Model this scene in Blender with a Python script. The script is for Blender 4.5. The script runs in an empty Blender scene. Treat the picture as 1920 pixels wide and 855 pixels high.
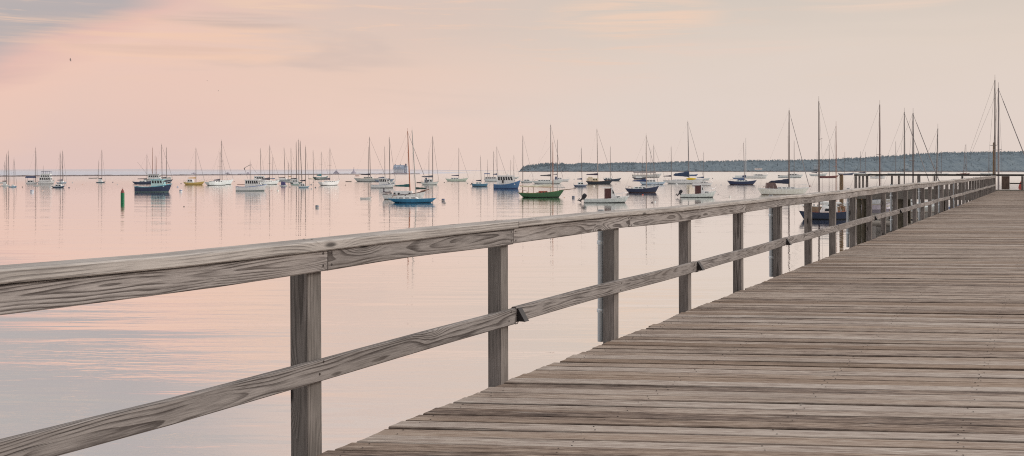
import bpy, bmesh, math, random
from mathutils import Vector, Matrix, noise as mnoise
random.seed(11)
R = math.radians
SC = bpy.context.scene
COL = SC.collection
F = 1867.0          # focal length in photograph pixels
HOR = 319.5         # horizon row
EYE = 4.5           # camera height above the water
DECK = 3.1          # top of the boardwalk above the water

# ------------------------------------------------------------------ helpers
def lin(c):
    return tuple((v/255/12.92 if v/255 <= .04045 else ((v/255+.055)/1.055)**2.4) for v in c)
def alb(c, k=.66):
    return tuple(min(.85, v/k) for v in lin(c))

class MB:
    """collects shapes that end up in ONE mesh object"""
    def __init__(s): s.v=[]; s.f=[]; s.m=[]; s.s=[]
    def add(s, vs, fs, mi=0, sm=False):
        o=len(s.v); s.v.extend([tuple(v) for v in vs])
        for f in fs: s.f.append([i+o for i in f]); s.m.append(mi); s.s.append(sm)
        return s
    def box(s, x0,x1,y0,y1,z0,z1, mi=0, tx=0, ty=0, tx1=None):
        """tx, ty: how much the top is drawn in along x (back, front = tx, tx1) and y"""
        t1 = tx if tx1 is None else tx1
        vs=[(x0,y0,z0),(x1,y0,z0),(x1,y1,z0),(x0,y1,z0),(x0+tx,y0+ty,z1),(x1-t1,y0+ty,z1),(x1-t1,y1-ty,z1),(x0+tx,y1-ty,z1)]
        return s.add(vs,[(3,2,1,0),(4,5,6,7),(0,1,5,4),(1,2,6,5),(2,3,7,6),(3,0,4,7)],mi)
    def ring_loft(s, rings, mi=0, sm=True, caps=True):
        n=len(rings[0]); vs=[p for r in rings for p in r]; fs=[]
        for i in range(len(rings)-1):
            for j in range(n):
                a=i*n+j; b=i*n+(j+1)%n
                fs.append((a,b,b+n,a+n))
        s.add(vs,fs,mi,sm)
        if caps:
            s.add(rings[0],[tuple(range(n-1,-1,-1))],mi); s.add(rings[-1],[tuple(range(n))],mi)
        return s
    def tube(s, p0,p1,r0,r1=None,n=8,mi=0):
        r1=r0 if r1 is None else r1
        p0=Vector(p0); p1=Vector(p1); d=(p1-p0)
        if d.length<1e-6: return s
        d.normalize(); a=d.orthogonal().normalized(); b=d.cross(a)
        rg=lambda p,r:[p+(a*math.cos(2*math.pi*k/n)+b*math.sin(2*math.pi*k/n))*r for k in range(n)]
        return s.ring_loft([rg(p0,r0),rg(p1,r1)],mi)
    def path(s, pts, r, n=6, mi=0):
        pts=[Vector(p) for p in pts]
        for a,b in zip(pts,pts[1:]): s.tube(a,b,r,r,n,mi)
        return s
    def lathe(s, c, prof, n=14, mi=0):
        c=Vector(c)
        rings=[[c+Vector((r*math.cos(2*math.pi*k/n),r*math.sin(2*math.pi*k/n),z)) for k in range(n)] for r,z in prof]
        return s.ring_loft(rings,mi)
    def build(s, name, mats, parent=None, bevel=0):
        me=bpy.data.meshes.new(name); me.from_pydata(s.v,[],s.f)
        if not isinstance(mats,(list,tuple)): mats=[mats]
        for m in mats: me.materials.append(m)
        me.polygons.foreach_set('material_index',s.m); me.polygons.foreach_set('use_smooth',s.s)
        me.update()
        if bevel:
            bm=bmesh.new(); bm.from_mesh(me)
            bmesh.ops.remove_doubles(bm,verts=bm.verts,dist=1e-5)
            bmesh.ops.bevel(bm,geom=bm.edges[:],offset=bevel,segments=2,affect='EDGES',profile=.5,clamp_overlap=True)
            bm.to_mesh(me); bm.free()
        o=bpy.data.objects.new(name,me); COL.objects.link(o)
        if parent: o.parent=parent
        return o

def tag(o,label=None,cat=None,group=None,kind=None):
    if label: o['label']=label
    if cat: o['category']=cat
    if group: o['group']=group
    if kind: o['kind']=kind
    return o
def empty(name,loc,rz=0):
    o=bpy.data.objects.new(name,None); COL.objects.link(o); o.location=loc; o.rotation_euler=(0,0,rz)
    o.empty_display_size=.3
    return o

# ------------------------------------------------------------------ materials
class NT:
    def __init__(s,t): s.t=t; s.n=t.nodes; s.l=t.links
    def node(s,ty,**k):
        n=s.n.new(ty)
        for a,v in k.items(): setattr(n,a,v)
        return n
    def put(s,sock,v):
        if isinstance(v,bpy.types.NodeSocket): s.l.new(v,sock)
        elif v is not None: sock.default_value=v
    def math(s,op,a,b=None,c=None,clamp=False):
        n=s.node('ShaderNodeMath',operation=op,use_clamp=clamp)
        s.put(n.inputs[0],a)
        if b is not None: s.put(n.inputs[1],b)
        if c is not None: s.put(n.inputs[2],c)
        return n.outputs[0]
    def mix(s,f,a,b,bt='MIX'):
        n=s.node('ShaderNodeMix',data_type='RGBA',blend_type=bt); n.clamp_factor=True
        s.put(n.inputs['Factor'],f)
        for k,v in ((6,a),(7,b)):
            s.put(n.inputs[k],(*v,1) if isinstance(v,tuple) and len(v)==3 else v)
        return n.outputs[2]
    def comb(s,x,y,z):
        n=s.node('ShaderNodeCombineXYZ')
        for i,v in enumerate((x,y,z)): s.put(n.inputs[i],v)
        return n.outputs[0]
    def sep(s,v):
        n=s.node('ShaderNodeSeparateXYZ'); s.put(n.inputs[0],v); return n.outputs
    def noise(s,vec,scale=1,detail=3,rough=.55,dist=0):
        n=s.node('ShaderNodeTexNoise'); s.put(n.inputs['Vector'],vec)
        n.inputs['Scale'].default_value=scale; n.inputs['Detail'].default_value=detail
        n.inputs['Roughness'].default_value=rough; n.inputs['Distortion'].default_value=dist
        return n.outputs['Fac']
    def ramp(s,f,stops,interp='LINEAR'):
        n=s.node('ShaderNodeValToRGB'); n.color_ramp.interpolation=interp
        e=n.color_ramp.elements
        while len(e)<len(stops): e.new(.5)
        for k,(p,c) in enumerate(stops):
            e[k].position=p; e[k].color=(*c,1) if len(c)==3 else c
        s.put(n.inputs[0],f); return n.outputs[0]
    def smooth(s,v,a,b):
        n=s.node('ShaderNodeMapRange',interpolation_type='SMOOTHSTEP'); s.put(n.inputs[0],v)
        n.inputs[1].default_value=a; n.inputs[2].default_value=b; return n.outputs[0]
def newmat(name):
    m=bpy.data.materials.new(name); m.use_nodes=True
    t=NT(m.node_tree); b=t.n['Principled BSDF']
    return m,t,b
_mc={}
def paint(c,rough=.45,var=.12,metal=0,name='paint',k=.66,scale=2.2):
    """slightly uneven paint: c is the colour as it shows in soft light"""
    key=(c,rough,var,metal,k)
    if key in _mc: return _mc[key]
    m,t,b=newmat(name); a=alb(c,k)
    tc=t.node('ShaderNodeTexCoord').outputs['Object']
    n=t.noise(tc,scale,4,.6)
    st=t.noise(t.comb(*[t.math('MULTIPLY',q,w) for q,w in zip(t.sep(tc),(5,5,.7))]),1.3,3)
    f=t.math('MULTIPLY_ADD',n,.6,t.math('MULTIPLY',st,.4))
    col=t.mix(t.smooth(f,.3,.7),tuple(v*(1-var) for v in a),tuple(min(.9,v*(1+var)) for v in a))
    t.put(b.inputs['Base Color'],col); b.inputs['Roughness'].default_value=rough; b.inputs['Metallic'].default_value=metal
    _mc[key]=m; return m

def wood(name,dark,light,axis='X',ring=.011,tint=None,seed=0.,amp=1.,weather=.5):
    """weathered sawn board: growth rings cut by the face, knots, fibres, cracks"""
    m,t,b=newmat(name)
    tc=t.node('ShaderNodeTexCoord').outputs['Object']; rnd=t.node('ShaderNodeObjectInfo').outputs['Random']
    x,y,z=t.sep(tc)
    if axis=='Z': x,y,z=z,x,y
    xs=t.math('ADD',x,t.math('MULTIPLY',rnd,53.+seed))
    v=t.comb(t.math('MULTIPLY',xs,.75),t.math('MULTIPLY',y,5),t.math('MULTIPLY',z,5))
    n1=t.noise(v,1.,2,.5)
    vor=t.node('ShaderNodeTexVoronoi',voronoi_dimensions='2D'); t.put(vor.inputs['Vector'],t.comb(t.math('MULTIPLY',xs,1.5),t.math('MULTIPLY',t.math('MULTIPLY_ADD',y,.8,z),6.),0.))
    vor.inputs['Scale'].default_value=1.0; vor.inputs['Randomness'].default_value=.8
    cs=t.sep(vor.outputs['Color'])[0]; d=t.math('ADD',vor.outputs['Distance'],t.smooth(cs,.25,.3))
    kn=t.math('POWER',2.718,t.math('MULTIPLY',t.math('MULTIPLY',d,d),-22.))
    oy=t.math('MULTIPLY_ADD',rnd,.06,.05); 
    oz=t.math('MULTIPLY',t.math('SUBTRACT',t.math('FRACT',t.math('MULTIPLY',rnd,7.3)),.5),.09)
    yy=t.math('ADD',y,oy); zz=t.math('ADD',z,oz)
    rad=t.math('SQRT',t.math('MULTIPLY_ADD',yy,yy,t.math('MULTIPLY',zz,zz)))
    rad=t.math('MULTIPLY_ADD',n1,.075*amp,rad); rad=t.math('MULTIPLY_ADD',kn,.05,rad)
    fr_=t.math('FRACT',t.math('MULTIPLY',rad,1/ring))
    late=t.math('MULTIPLY',t.smooth(fr_,.35,.9),t.smooth(fr_,1.,.93))
    wob=t.noise(t.comb(t.math('MULTIPLY',xs,3),t.math('MULTIPLY',y,9),t.math('MULTIPLY',z,9)),1.,2)
    rings=t.math('SUBTRACT',1.,t.math('MULTIPLY',late,t.smooth(wob,.25,.6)))
    fib=t.noise(t.comb(t.math('MULTIPLY',xs,7),t.math('MULTIPLY',y,170),t.math('MULTIPLY',z,170)),1.,3,.65)
    big=t.noise(t.comb(t.math('MULTIPLY',xs,.8),t.math('MULTIPLY',y,5),t.math('MULTIPLY',z,5)),1.7,4,.6)
    f=t.math('ADD',t.math('MULTIPLY',rings,.46),t.math('MULTIPLY_ADD',fib,.95,t.math('MULTIPLY_ADD',big,.8,-.72)))
    col=t.mix(t.smooth(f,.05,.95),lin(dark),lin(light))
    if tint:
        col=t.mix(t.math('MULTIPLY',t.smooth(t.noise(v,.6,3),.45,.75),.55),col,lin(tint))
    col=t.mix(t.smooth(d,.10,.03),col,tuple(q*.5 for q in lin(dark)))
    crk=t.noise(t.comb(t.math('MULTIPLY',xs,1.6),t.math('MULTIPLY',y,60),t.math('MULTIPLY',z,60)),1.,4,.7)
    cm=t.smooth(crk,.66,.74)
    col=t.mix(t.math('MULTIPLY',cm,.8),col,tuple(q*.35 for q in lin(dark)))
    hue=t.math('MULTIPLY_ADD',t.math('FRACT',t.math('MULTIPLY',rnd,13.7)),.3,.85)
    hs=t.node('ShaderNodeHueSaturation'); t.put(hs.inputs['Value'],hue); t.put(hs.inputs['Color'],col)
    t.put(b.inputs['Base Color'],hs.outputs[0]); b.inputs['Roughness'].default_value=.78
    b.inputs['Specular IOR Level'].default_value=.25
    bp=t.node('ShaderNodeBump'); bp.inputs['Strength'].default_value=.6; bp.inputs['Distance'].default_value=.003
    t.put(bp.inputs['Height'],t.math('SUBTRACT',t.math('MULTIPLY_ADD',fib,.6,t.math('MULTIPLY',rings,.5)),cm)); t.put(b.inputs['Normal'],bp.outputs[0])
    return m

W=(214,218,216); W2=(192,198,198); CR=(222,214,198); GR=(150,154,156); DK=(58,56,58); NAVY=(30,44,72); BLK=(34,34,38)
ALU=(90,82,80); BRN=(112,70,48); TAN=(176,140,92)
GLASS=None
def glass():
    global GLASS
    if GLASS: return GLASS
    m,t,b=newmat('tinted_glass')
    tc=t.node('ShaderNodeTexCoord').outputs['Object']
    t.put(b.inputs['Base Color'],t.mix(t.noise(tc,1.5,2),(.02,.025,.03),(.06,.07,.08)))
    b.inputs['Roughness'].default_value=.08; GLASS=m; return m
# ------------------------------------------------------------------ camera
cam=bpy.data.cameras.new('camera'); co=bpy.data.objects.new('camera',cam); COL.objects.link(co)
co.location=(0,0,EYE); co.rotation_euler=(R(90),0,0)
cam.sensor_width=36; cam.lens=36*F/1920; cam.shift_y=-(427.5-HOR)/1920; cam.clip_start=.05; SC.cycles.filter_width=1.1; SC.cycles.use_denoising=False; cam.clip_end=90000
SC.camera=co
SC.view_settings.view_transform='Standard'; SC.view_settings.look='None'; SC.view_settings.exposure=0; SC.view_settings.gamma=1
# ------------------------------------------------------------------ sky and sun
SUN_EL=R(24); SUN_AZ=R(82)         # azimuth clockwise from +Y
w=bpy.data.worlds.new('World'); SC.world=w; w.use_nodes=True
t=NT(w.node_tree); bg=t.n['Background']
sky=t.node('ShaderNodeTexSky',sky_type='NISHITA'); sky.sun_disc=False; sky.sun_elevation=SUN_EL; sky.sun_rotation=SUN_AZ
sky.air_density=2; sky.dust_density=5; sky.ozone_density=1
gen=t.node('ShaderNodeTexCoord').outputs['Generated']
x,y,z=t.sep(gen); el=t.math('MAXIMUM',z,0)
st=lambda sx,sy,sz,sc,de=4,ro=.55,di=0.: t.noise(t.comb(t.math('MULTIPLY',x,sx),t.math('MULTIPLY',y,sy),t.math('MULTIPLY',z,sz)),sc,de,ro,di)
big=st(1,1,5,2.6,3); mid=st(1,1,8,3.2,4,.55,.5); fine=st(1,1,16,9,5,.62,.6)
e2=t.math('ADD',el,t.math('MULTIPLY',t.math('SUBTRACT',big,.5),.05))
e2=t.math('ADD',e2,t.math('MULTIPLY',t.math('SUBTRACT',mid,.5),.055))
S=2.0
el2=t.math('SUBTRACT',e2,t.math('MINIMUM',t.math('MULTIPLY',t.math('MAXIMUM',t.math('ADD',x,.47),0.),.5),.12))
left=t.ramp(t.math('MULTIPLY',t.math('MAXIMUM',el2,t.math('MULTIPLY',el,.45)),S),[(0,lin((228,200,193))),(.03*S,lin((236,203,190))),(.058*S,lin((240,203,188))),(.078*S,lin((231,192,182))),(.1*S,lin((186,177,178))),(.24*S,lin((186,180,179))),(.48*S,lin((205,203,203)))])
right=t.ramp(t.math('MULTIPLY',e2,S),[(0,lin((229,212,203))),(.06*S,lin((228,213,204))),(.12*S,lin((225,210,199))),(.17*S,lin((214,202,192))),(.27*S,lin((224,207,195))),(.48*S,lin((218,216,214)))])
midc=t.ramp(t.math('MULTIPLY',e2,S),[(0,lin((235,208,196))),(.04*S,lin((238,209,196))),(.1*S,lin((235,205,190))),(.15*S,lin((222,199,188))),(.24*S,lin((222,202,193))),(.48*S,lin((212,209,207)))])
xl=t.math('ADD',x,t.math('MULTIPLY',t.math('SUBTRACT',mid,.5),.22))
c=t.mix(t.smooth(xl,-.36,-.16),left,midc); c=t.mix(t.smooth(xl,-.2,.22),c,right)
# pink lit wisps
wi=t.math('MULTIPLY',t.smooth(fine,.52,.7),t.math('MULTIPLY',t.smooth(el,.07,.13),t.smooth(el,.5,.3)))
wi=t.math('MULTIPLY',wi,t.math('MULTIPLY',t.smooth(x,.62,-.2),t.smooth(st(1,1,3,3.1,2),.36,.54)))
c=t.mix(t.math('MULTIPLY',wi,.7),c,lin((243,206,183)))
# a few lit cloud banks
stk=st(1,1,22,6,4,.6,.5)
for (xa,xb,ea,eb,amt,colr) in ((.03,.21,.128,.176,.75,(243,210,188)),(.27,.42,.147,.172,.6,(240,212,194)),(-.46,-.16,.098,.15,.6,(246,206,180)),(-.30,-.16,.15,.18,.75,(242,208,184)),(.1,.3,.11,.13,.3,(238,208,194)),(-.34,-.2,.135,.152,.55,(196,178,174)),(-.42,-.25,.108,.124,.35,(206,180,176))):
    xc=(xa+xb)/2; ec=(ea+eb)/2
    dx=t.math('DIVIDE',t.math('SUBTRACT',x,xc),(xb-xa)/2); de=t.math('DIVIDE',t.math('SUBTRACT',el,ec),(eb-ea)/2)
    g=t.smooth(t.math('MULTIPLY_ADD',dx,dx,t.math('MULTIPLY',de,de)),1.3,.1)
    c=t.mix(t.math('MULTIPLY',t.math('MULTIPLY',g,t.smooth(stk,.36,.64)),amt),c,lin(colr))
# soft grey streaks
gs=t.math('MULTIPLY',t.smooth(mid,.52,.72),t.smooth(el,.03,.09)); gs=t.math('MULTIPLY',gs,t.smooth(x,.1,-.3))
c=t.mix(t.math('MULTIPLY',gs,.5),c,lin((205,184,178)))
# the sky behind the viewer is darker, away from the glow; overhead is bright thin overcast
c=t.mix(t.smooth(y,.15,-.7),c,t.mix(.5,c,lin((98,102,112)),'MULTIPLY'))
c=t.mix(t.smooth(el,.35,.9),c,(.92,.90,.88))
n=t.node('ShaderNodeMix',data_type='RGBA',blend_type='MIX'); n.inputs['Factor'].default_value=.93
sk=t.mix(1.,sky.outputs[0],(.07,.07,.07),'MULTIPLY')
t.put(n.inputs[6],sk); t.put(n.inputs[7],c)
# Background strength stays in the daylight range; the haze colours are brought up to match it
up=t.node('ShaderNodeVectorMath',operation='SCALE'); t.put(up.inputs[0],n.outputs[2]); up.inputs['Scale'].default_value=10.2
t.put(bg.inputs['Color'],up.outputs[0]); bg.inputs['Strength'].default_value=.1
sl=bpy.data.lights.new('sun','SUN'); so=bpy.data.objects.new('sun',sl); COL.objects.link(so)
sl.energy=1.5; sl.angle=R(16); sl.color=(1,.94,.87)
so.rotation_euler=Vector((math.sin(SUN_AZ)*math.cos(SUN_EL),math.cos(SUN_AZ)*math.cos(SUN_EL),math.sin(SUN_EL))).to_track_quat('Z','Y').to_euler()
so.location=(40,20,60)
# ------------------------------------------------------------------ water
def water_mat(name,rip,swell,rough,deep,lo,gcol=(1,.995,.985)):
    m=bpy.data.materials.new(name); m.use_nodes=True; t=NT(m.node_tree); t.n.remove(t.n['Principled BSDF'])
    out=t.n['Material Output']
    P=t.node('ShaderNodeNewGeometry').outputs['Position']; x,y,z=t.sep(P)
    def nz(sx,sy,de,di=0.): return t.noise(t.comb(t.math('MULTIPLY',x,sx),t.math('MULTIPLY',y,sy),0.),1.,de,.5,di)
    patch=t.smooth(nz(.05,.16,2),.42,.66)
    sw=nz(.16,.95,2,.3); s2=nz(.05,.33,2); rp=nz(1.3,4.8,3,.3)
    h=t.math('MULTIPLY',sw,swell); h=t.math('MULTIPLY_ADD',s2,swell*2.2,h)
    h=t.math('MULTIPLY_ADD',t.math('MULTIPLY',rp,t.math('MULTIPLY_ADD',patch,1.6,.35)),rip,h); h=t.math('MULTIPLY',h,t.math('MULTIPLY_ADD',t.smooth(y,45,6),1.7,1.))
    far=t.smooth(y,10,620); h=t.math('MULTIPLY',h,t.math('MULTIPLY_ADD',far,.6,1.))
    bp=t.node('ShaderNodeBump'); bp.inputs['Strength'].default_value=1; bp.inputs['Distance'].default_value=1
    t.put(bp.inputs['Height'],h)
    fr=t.node('ShaderNodeFresnel'); fr.inputs['IOR'].default_value=1.33; t.put(fr.inputs['Normal'],bp.outputs[0])
    k=t.ramp(fr.outputs[0],[(0,(lo,)*3),(.1,(lo+.3,)*3),(.25,(.93,)*3),(.5,(.985,)*3),(1,(1,)*3)])
    gl=t.node('ShaderNodeBsdfGlossy'); gl.inputs['Color'].default_value=(*gcol,1); t.put(gl.inputs['Roughness'],t.math('MULTIPLY_ADD',far,.19,rough))
    t.put(gl.inputs['Normal'],bp.outputs[0])
    df=t.node('ShaderNodeBsdfDiffuse'); df.inputs['Color'].default_value=(*deep,1)
    mx=t.node('ShaderNodeMixShader'); t.put(mx.inputs[0],k); t.put(mx.inputs[1],df.outputs[0]); t.put(mx.inputs[2],gl.outputs[0])
    t.put(out.inputs['Surface'],mx.outputs[0]); return m
harbour=water_mat('harbour_water',.0034,.015,.012,(.24,.25,.25),.5)
mb=MB(); mb.add([(-40000,-60,0),(40000,-60,0),(40000,60000,0),(-40000,60000,0)],[(0,1,2,3)])
tag(mb.build('water',harbour),kind='structure')
# open bay outside the breakwater: ruffled, with the greyer sky reflection also tinted into its colours
bay=water_mat('open_bay',.05,.05,.25,(.42,.40,.43),.5,(.80,.80,.86))
mb=MB(); mb.add([(-9000,520,.006),(-640,712,.006),(-130,1195,.006),(-60,1700,.006),(-400,5200,.006),(-16000,9000,.006)],[(0,1,2,3,4,5)])
tag(mb.build('bay_water',bay),kind='structure')
def at(px,Y,py): return Vector(((px-960)/F*Y, Y, EYE-(py-HOR)/F*Y))
def dist(py): return EYE*F/(py-HOR)
# ------------------------------------------------------------------ far hills, left
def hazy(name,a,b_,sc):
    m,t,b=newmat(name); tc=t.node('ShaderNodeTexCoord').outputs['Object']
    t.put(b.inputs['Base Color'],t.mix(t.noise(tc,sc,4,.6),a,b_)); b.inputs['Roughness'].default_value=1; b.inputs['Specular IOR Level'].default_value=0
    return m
def ridge(name,Y,depth,pts,step,mat,jit):
    xs=[]; p=pts[0][0]
    while p<=pts[-1][0]: xs.append(p); p+=step
    def h(p):
        for (a,ha),(b,hb) in zip(pts,pts[1:]):
            if a<=p<=b:
                u=(p-a)/(b-a); u=u*u*(3-2*u); return ha+(hb-ha)*u
        return 0
    vs=[];fs=[]; rows=((0,0),(.25,.55),(.6,.93),(1,1),(1.6,.5))
    for i,p in enumerate(xs):
        for dy,k in rows:
            yy=Y+dy*depth; hh=h(p)*Y/F
            j=jit*(mnoise.noise(Vector((p*.05,dy*3,Y)))) * k
            vs.append(((p-960)/F*Y,yy,max(-.5,hh*k+j) if k else -.6))
    n=len(rows)
    for i in range(len(xs)-1):
        for j in range(n-1):
            a=i*n+j; fs.append((a,a+n,a+n+1,a+1))
    mb=MB(); mb.add(vs,fs,0,True); return mb.build(name,mat)
tag(ridge('hills',9500,900,[(-900,.8),(-500,2.6),(-150,2.2),(60,3.0),(180,3.6),(330,2.6),(520,2.3),(640,3.2),(760,2.6),(860,1.3),(980,.2),(1010,0)],12,hazy('far_haze_hills',(.60,.55,.58),(.64,.58,.60),.002),2),kind='structure')  # air haze is put into the hills as a pale lilac base colour
# ------------------------------------------------------------------ wooded shore, right
CREST=[(974,2),(982,8),(990,11),(1000,12.5),(1010,13.5),(1020,15),(1040,16.5),(1060,16),(1090,16),(1110,18.5),(1150,17),(1200,20),(1250,19.5),(1300,22),(1345,23),(1400,23.5),(1450,25),(1560,26),(1640,27),(1720,32),(1800,36.5),(1850,41),(1920,43),(2100,45),(2400,42),(2700,30)]
CREST=[(p,h+0) for p,h in CREST]
def crest(p):
    for (a,ha),(b,hb) in zip(CREST,CREST[1:]):
        if a<=p<=b: return ha+(hb-ha)*(p-a)/(b-a)
    return 0
YS=3000.; M=YS/F
tag(ridge('wooded_hill',YS+18,500,[(p,max(0,h-6)) for p,h in CREST],10,hazy('haze_tinted_soil',(.26,.31,.35),(.30,.35,.38),.02),1.5),kind='structure')  # blue-grey ground colour carries the haze of the distance
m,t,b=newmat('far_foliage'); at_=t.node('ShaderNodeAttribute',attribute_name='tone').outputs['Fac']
t.put(b.inputs['Base Color'],t.ramp(at_,[(0,(.175,.22,.262)),(.5,(.235,.285,.325)),(1,(.30,.348,.372))])); b.inputs['Roughness'].default_value=1; b.inputs['Specular IOR Level'].default_value=0  # haze over the trees is painted in as pale blue-grey leaf tones
# leaves hang at all angles: shade the crowns as soft masses
gn=t.node('ShaderNodeNewGeometry').outputs['Normal']; vm=t.node('ShaderNodeVectorMath',operation='MULTIPLY_ADD'); t.put(vm.inputs[0],gn); vm.inputs[1].default_value=(.26,.26,.26); vm.inputs[2].default_value=(0,-.45,.6)
vn=t.node('ShaderNodeVectorMath',operation='NORMALIZE'); t.put(vn.inputs[0],vm.outputs[0]); t.put(b.inputs['Normal'],vn.outputs[0])
vs=[];fs=[];tone=[]
def clump(c,r,tn):
    k=len(vs); n=Vector((random.gauss(0,.5),-.75+random.gauss(0,.3),max(.25,.75+random.gauss(0,.3)))).normalized(); a=n.orthogonal().normalized(); b_=n.cross(a)
    t0=random.random()*6.28; m_=random.choice((4,5))
    for q in range(m_):
        w_=t0+q*6.283/m_; rr=r*random.uniform(.6,1.25); vs.append(c+a*math.cos(w_)*rr+b_*math.sin(w_)*rr)
    fs.append(tuple(range(k,k+m_))); tone.append(min(1,max(0,tn+random.gauss(0,.12))))
def far_tree(x,y,z,h,w,con,tn):
    if con:
        a0=random.random()*6.28; tiers=((.03,1.),(.22,.55),(.24,.85),(.46,.4),(.48,.6),(.7,.26),(.72,.36),(1.,.02)); n=5; k0=len(vs)
        for zz,r in tiers:
            for q in range(n):
                a=a0+q*6.283/n; rr=r*w*random.uniform(.6,1.3); vs.append(Vector((x+rr*math.cos(a),y+rr*math.sin(a),z+h*(zz+random.uniform(-.03,.03)))))
        for i in range(len(tiers)-1):
            for q in range(n):
                a=k0+i*n+q; b2=k0+i*n+(q+1)%n; fs.append((a,b2,b2+n,a+n)); tone.append(min(1,max(0,tn+random.gauss(0,.08))))
    else:
        for q in range(15):
            u=random.uniform(.12,1); rr=w*math.sqrt(max(.05,1-((u-.52)/.5)**2)); a=random.uniform(0,6.28); f=random.uniform(.4,1)
            clump(Vector((x+rr*f*math.cos(a),y+rr*f*math.sin(a),z+h*u)),w*random.uniform(.22,.4),tn+(u-.5)*.25)
prof=lambda u: .55*u/.25 if u<.25 else (.55+.38*(u-.25)/.35 if u<.6 else .93+.07*(u-.6)/.4)
# closed canopy of crowns
cx_=[974+k*1.25 for k in range(1120)]; us=[0,0,.004,.012,.025,.045,.07,.1,.14,.19,.25,.32,.4,.49,.58,.68,.78,.88,.95,1.02]
nr=len(us); k0=len(vs)
for px in cx_:
    c_=crest(px); hh=max(0,c_-6)*M; th=6.5*min(1,max(.15,c_/9))
    c_+=0
    for r_i,u in enumerate(us):
        X=(px-960)/F*YS; yy=YS+10+u*500
        nz=mnoise.noise(Vector((X/9,yy/9,.3)))*2.5+mnoise.noise(Vector((X/3.6,yy/5,4.)))*1.6+mnoise.noise(Vector((X/34,yy/60,9.)))*2.6
        z=-.6 if r_i==0 else hh*prof(min(1,u))+th*(.8 if r_i>1 else .35)+nz*min(1,th/5)*(1 if r_i>1 else .4)
        vs.append(Vector((X,yy+(nz*1.2 if r_i else 0),z)))
for i in range(len(cx_)-1):
    for q in range(nr-1):
        a=k0+i*nr+q; fs.append((a,a+nr,a+nr+1,a+1)); X=cx_[i]
        tone.append(min(1,max(0,.45+.34*mnoise.noise(Vector((X/22,us[q]*14,2.)))+.3*mnoise.noise(Vector((X/5,us[q]*40,5.))))))
for i in range(5200):
    px=random.uniform(976,2300) if i>1100 else random.uniform(976,1200)
    u=random.uniform(.5,1.02) if i%3 else random.random()**1.3
    hh=max(0,crest(px)-6)*M; sc_=min(1,max(.35,crest(px)/9))
    con=random.random()<(.9 if px<1070 else .5)
    th=(random.uniform(8,14) if con else random.uniform(7.5,11.5))*sc_
    if con and px<1070: th*=random.uniform(1,1.35)
    yy=YS+10+u*500
    far_tree((px-960)/F*YS,yy,hh*prof(u)-.4,th,th*(random.uniform(.17,.25) if con else random.uniform(.34,.46)),con,random.gauss(.47,.08))
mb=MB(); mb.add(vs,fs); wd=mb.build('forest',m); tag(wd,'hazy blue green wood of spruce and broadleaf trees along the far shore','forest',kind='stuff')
a=wd.data.attributes.new('tone','FLOAT','FACE'); a.data.foreach_set('value',tone)
# pinkish rocks along the far waterline
mb=MB(); px=968
while px<2400:
    wd_=random.uniform(3,9); hgt=random.uniform(.5,1.6)
    X=(px-960)/F*YS; mb.box(X,X+wd_*M,YS-2+random.uniform(-3,3),YS+25,-.3,hgt,0,1.2,3.); px+=wd_*.8
tag(mb.build('shore',hazy('shore_rock',(.26,.20,.185),(.33,.25,.22),.05)),kind='structure')
# houses among the trees
for lab,px,py,wm,hm in (('pale house half hidden in trees on the far wooded shore',1531,314,15,6),('small white cottage low on the far shore among trees at right',1701,312,9,5)):
    p=at(px,YS+10,py); e=empty('house',p); tag(e,lab,'house')
    b1=MB().box(-wm/2,wm/2,0,9,-6,hm).build('wall',paint((140,150,158),.9),e)
    mb=MB(); mb.add([(-wm/2-.5,-.5,hm),(wm/2+.5,-.5,hm),(wm/2+.5,9.5,hm),(-wm/2-.5,9.5,hm),(-wm/2-.5,4.5,hm+4),(wm/2+.5,4.5,hm+4)],[(0,1,5,4),(2,3,4,5),(1,2,5),(3,0,4),(3,2,1,0)]); mb.build('roof',paint((112,124,132),.9),e)
    for q in (-.3,0,.3): MB().box(wm*q-.8,wm*q+.8,-.06,.1,hm*.3,hm*.75).build('window',paint((104,116,126),.5),e)
# ------------------------------------------------------------------ breakwater
BW=[(-700,470.),(0,715.),(400,905.),(782,1185.)]
mb=MB(); random.seed(5)
stone=hazy('granite_block',(.17,.145,.15),(.26,.22,.22),.35)
for (p0,y0),(p1,y1) in zip(BW,BW[1:]):
    A=Vector(((p0-960)/F*y0,y0,0)); Bv=Vector(((p1-960)/F*y1,y1,0)); L=(Bv-A).length; d=(Bv-A).normalized(); nrm=Vector((-d.y,d.x,0))
    s=0
    while s<L:
        ln=random.uniform(1.6,4); hgt=random.uniform(.75,1.05)
        P=A+d*s
        q=[P-nrm*3,P+d*(ln*.97)-nrm*3,P+d*(ln*.97)+nrm*3,P+nrm*3]
        mb.add([v+Vector((0,0,-.4)) for v in q]+[P+d*.08-nrm*(1.5+random.random()*.5)+Vector((0,0,hgt)),P+d*(ln*.93)-nrm*(1.5+random.random()*.5)+Vector((0,0,hgt)),P+d*(ln*.93)+nrm*1.8+Vector((0,0,hgt)),P+d*.08+nrm*1.8+Vector((0,0,hgt))],
               [(4,5,6,7),(0,1,5,4),(1,2,6,5),(2,3,7,6),(3,0,4,7)])
        s+=ln
tag(mb.build('breakwater',stone),'long low granite breakwater running across the harbour to the lighthouse','breakwater')
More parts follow.
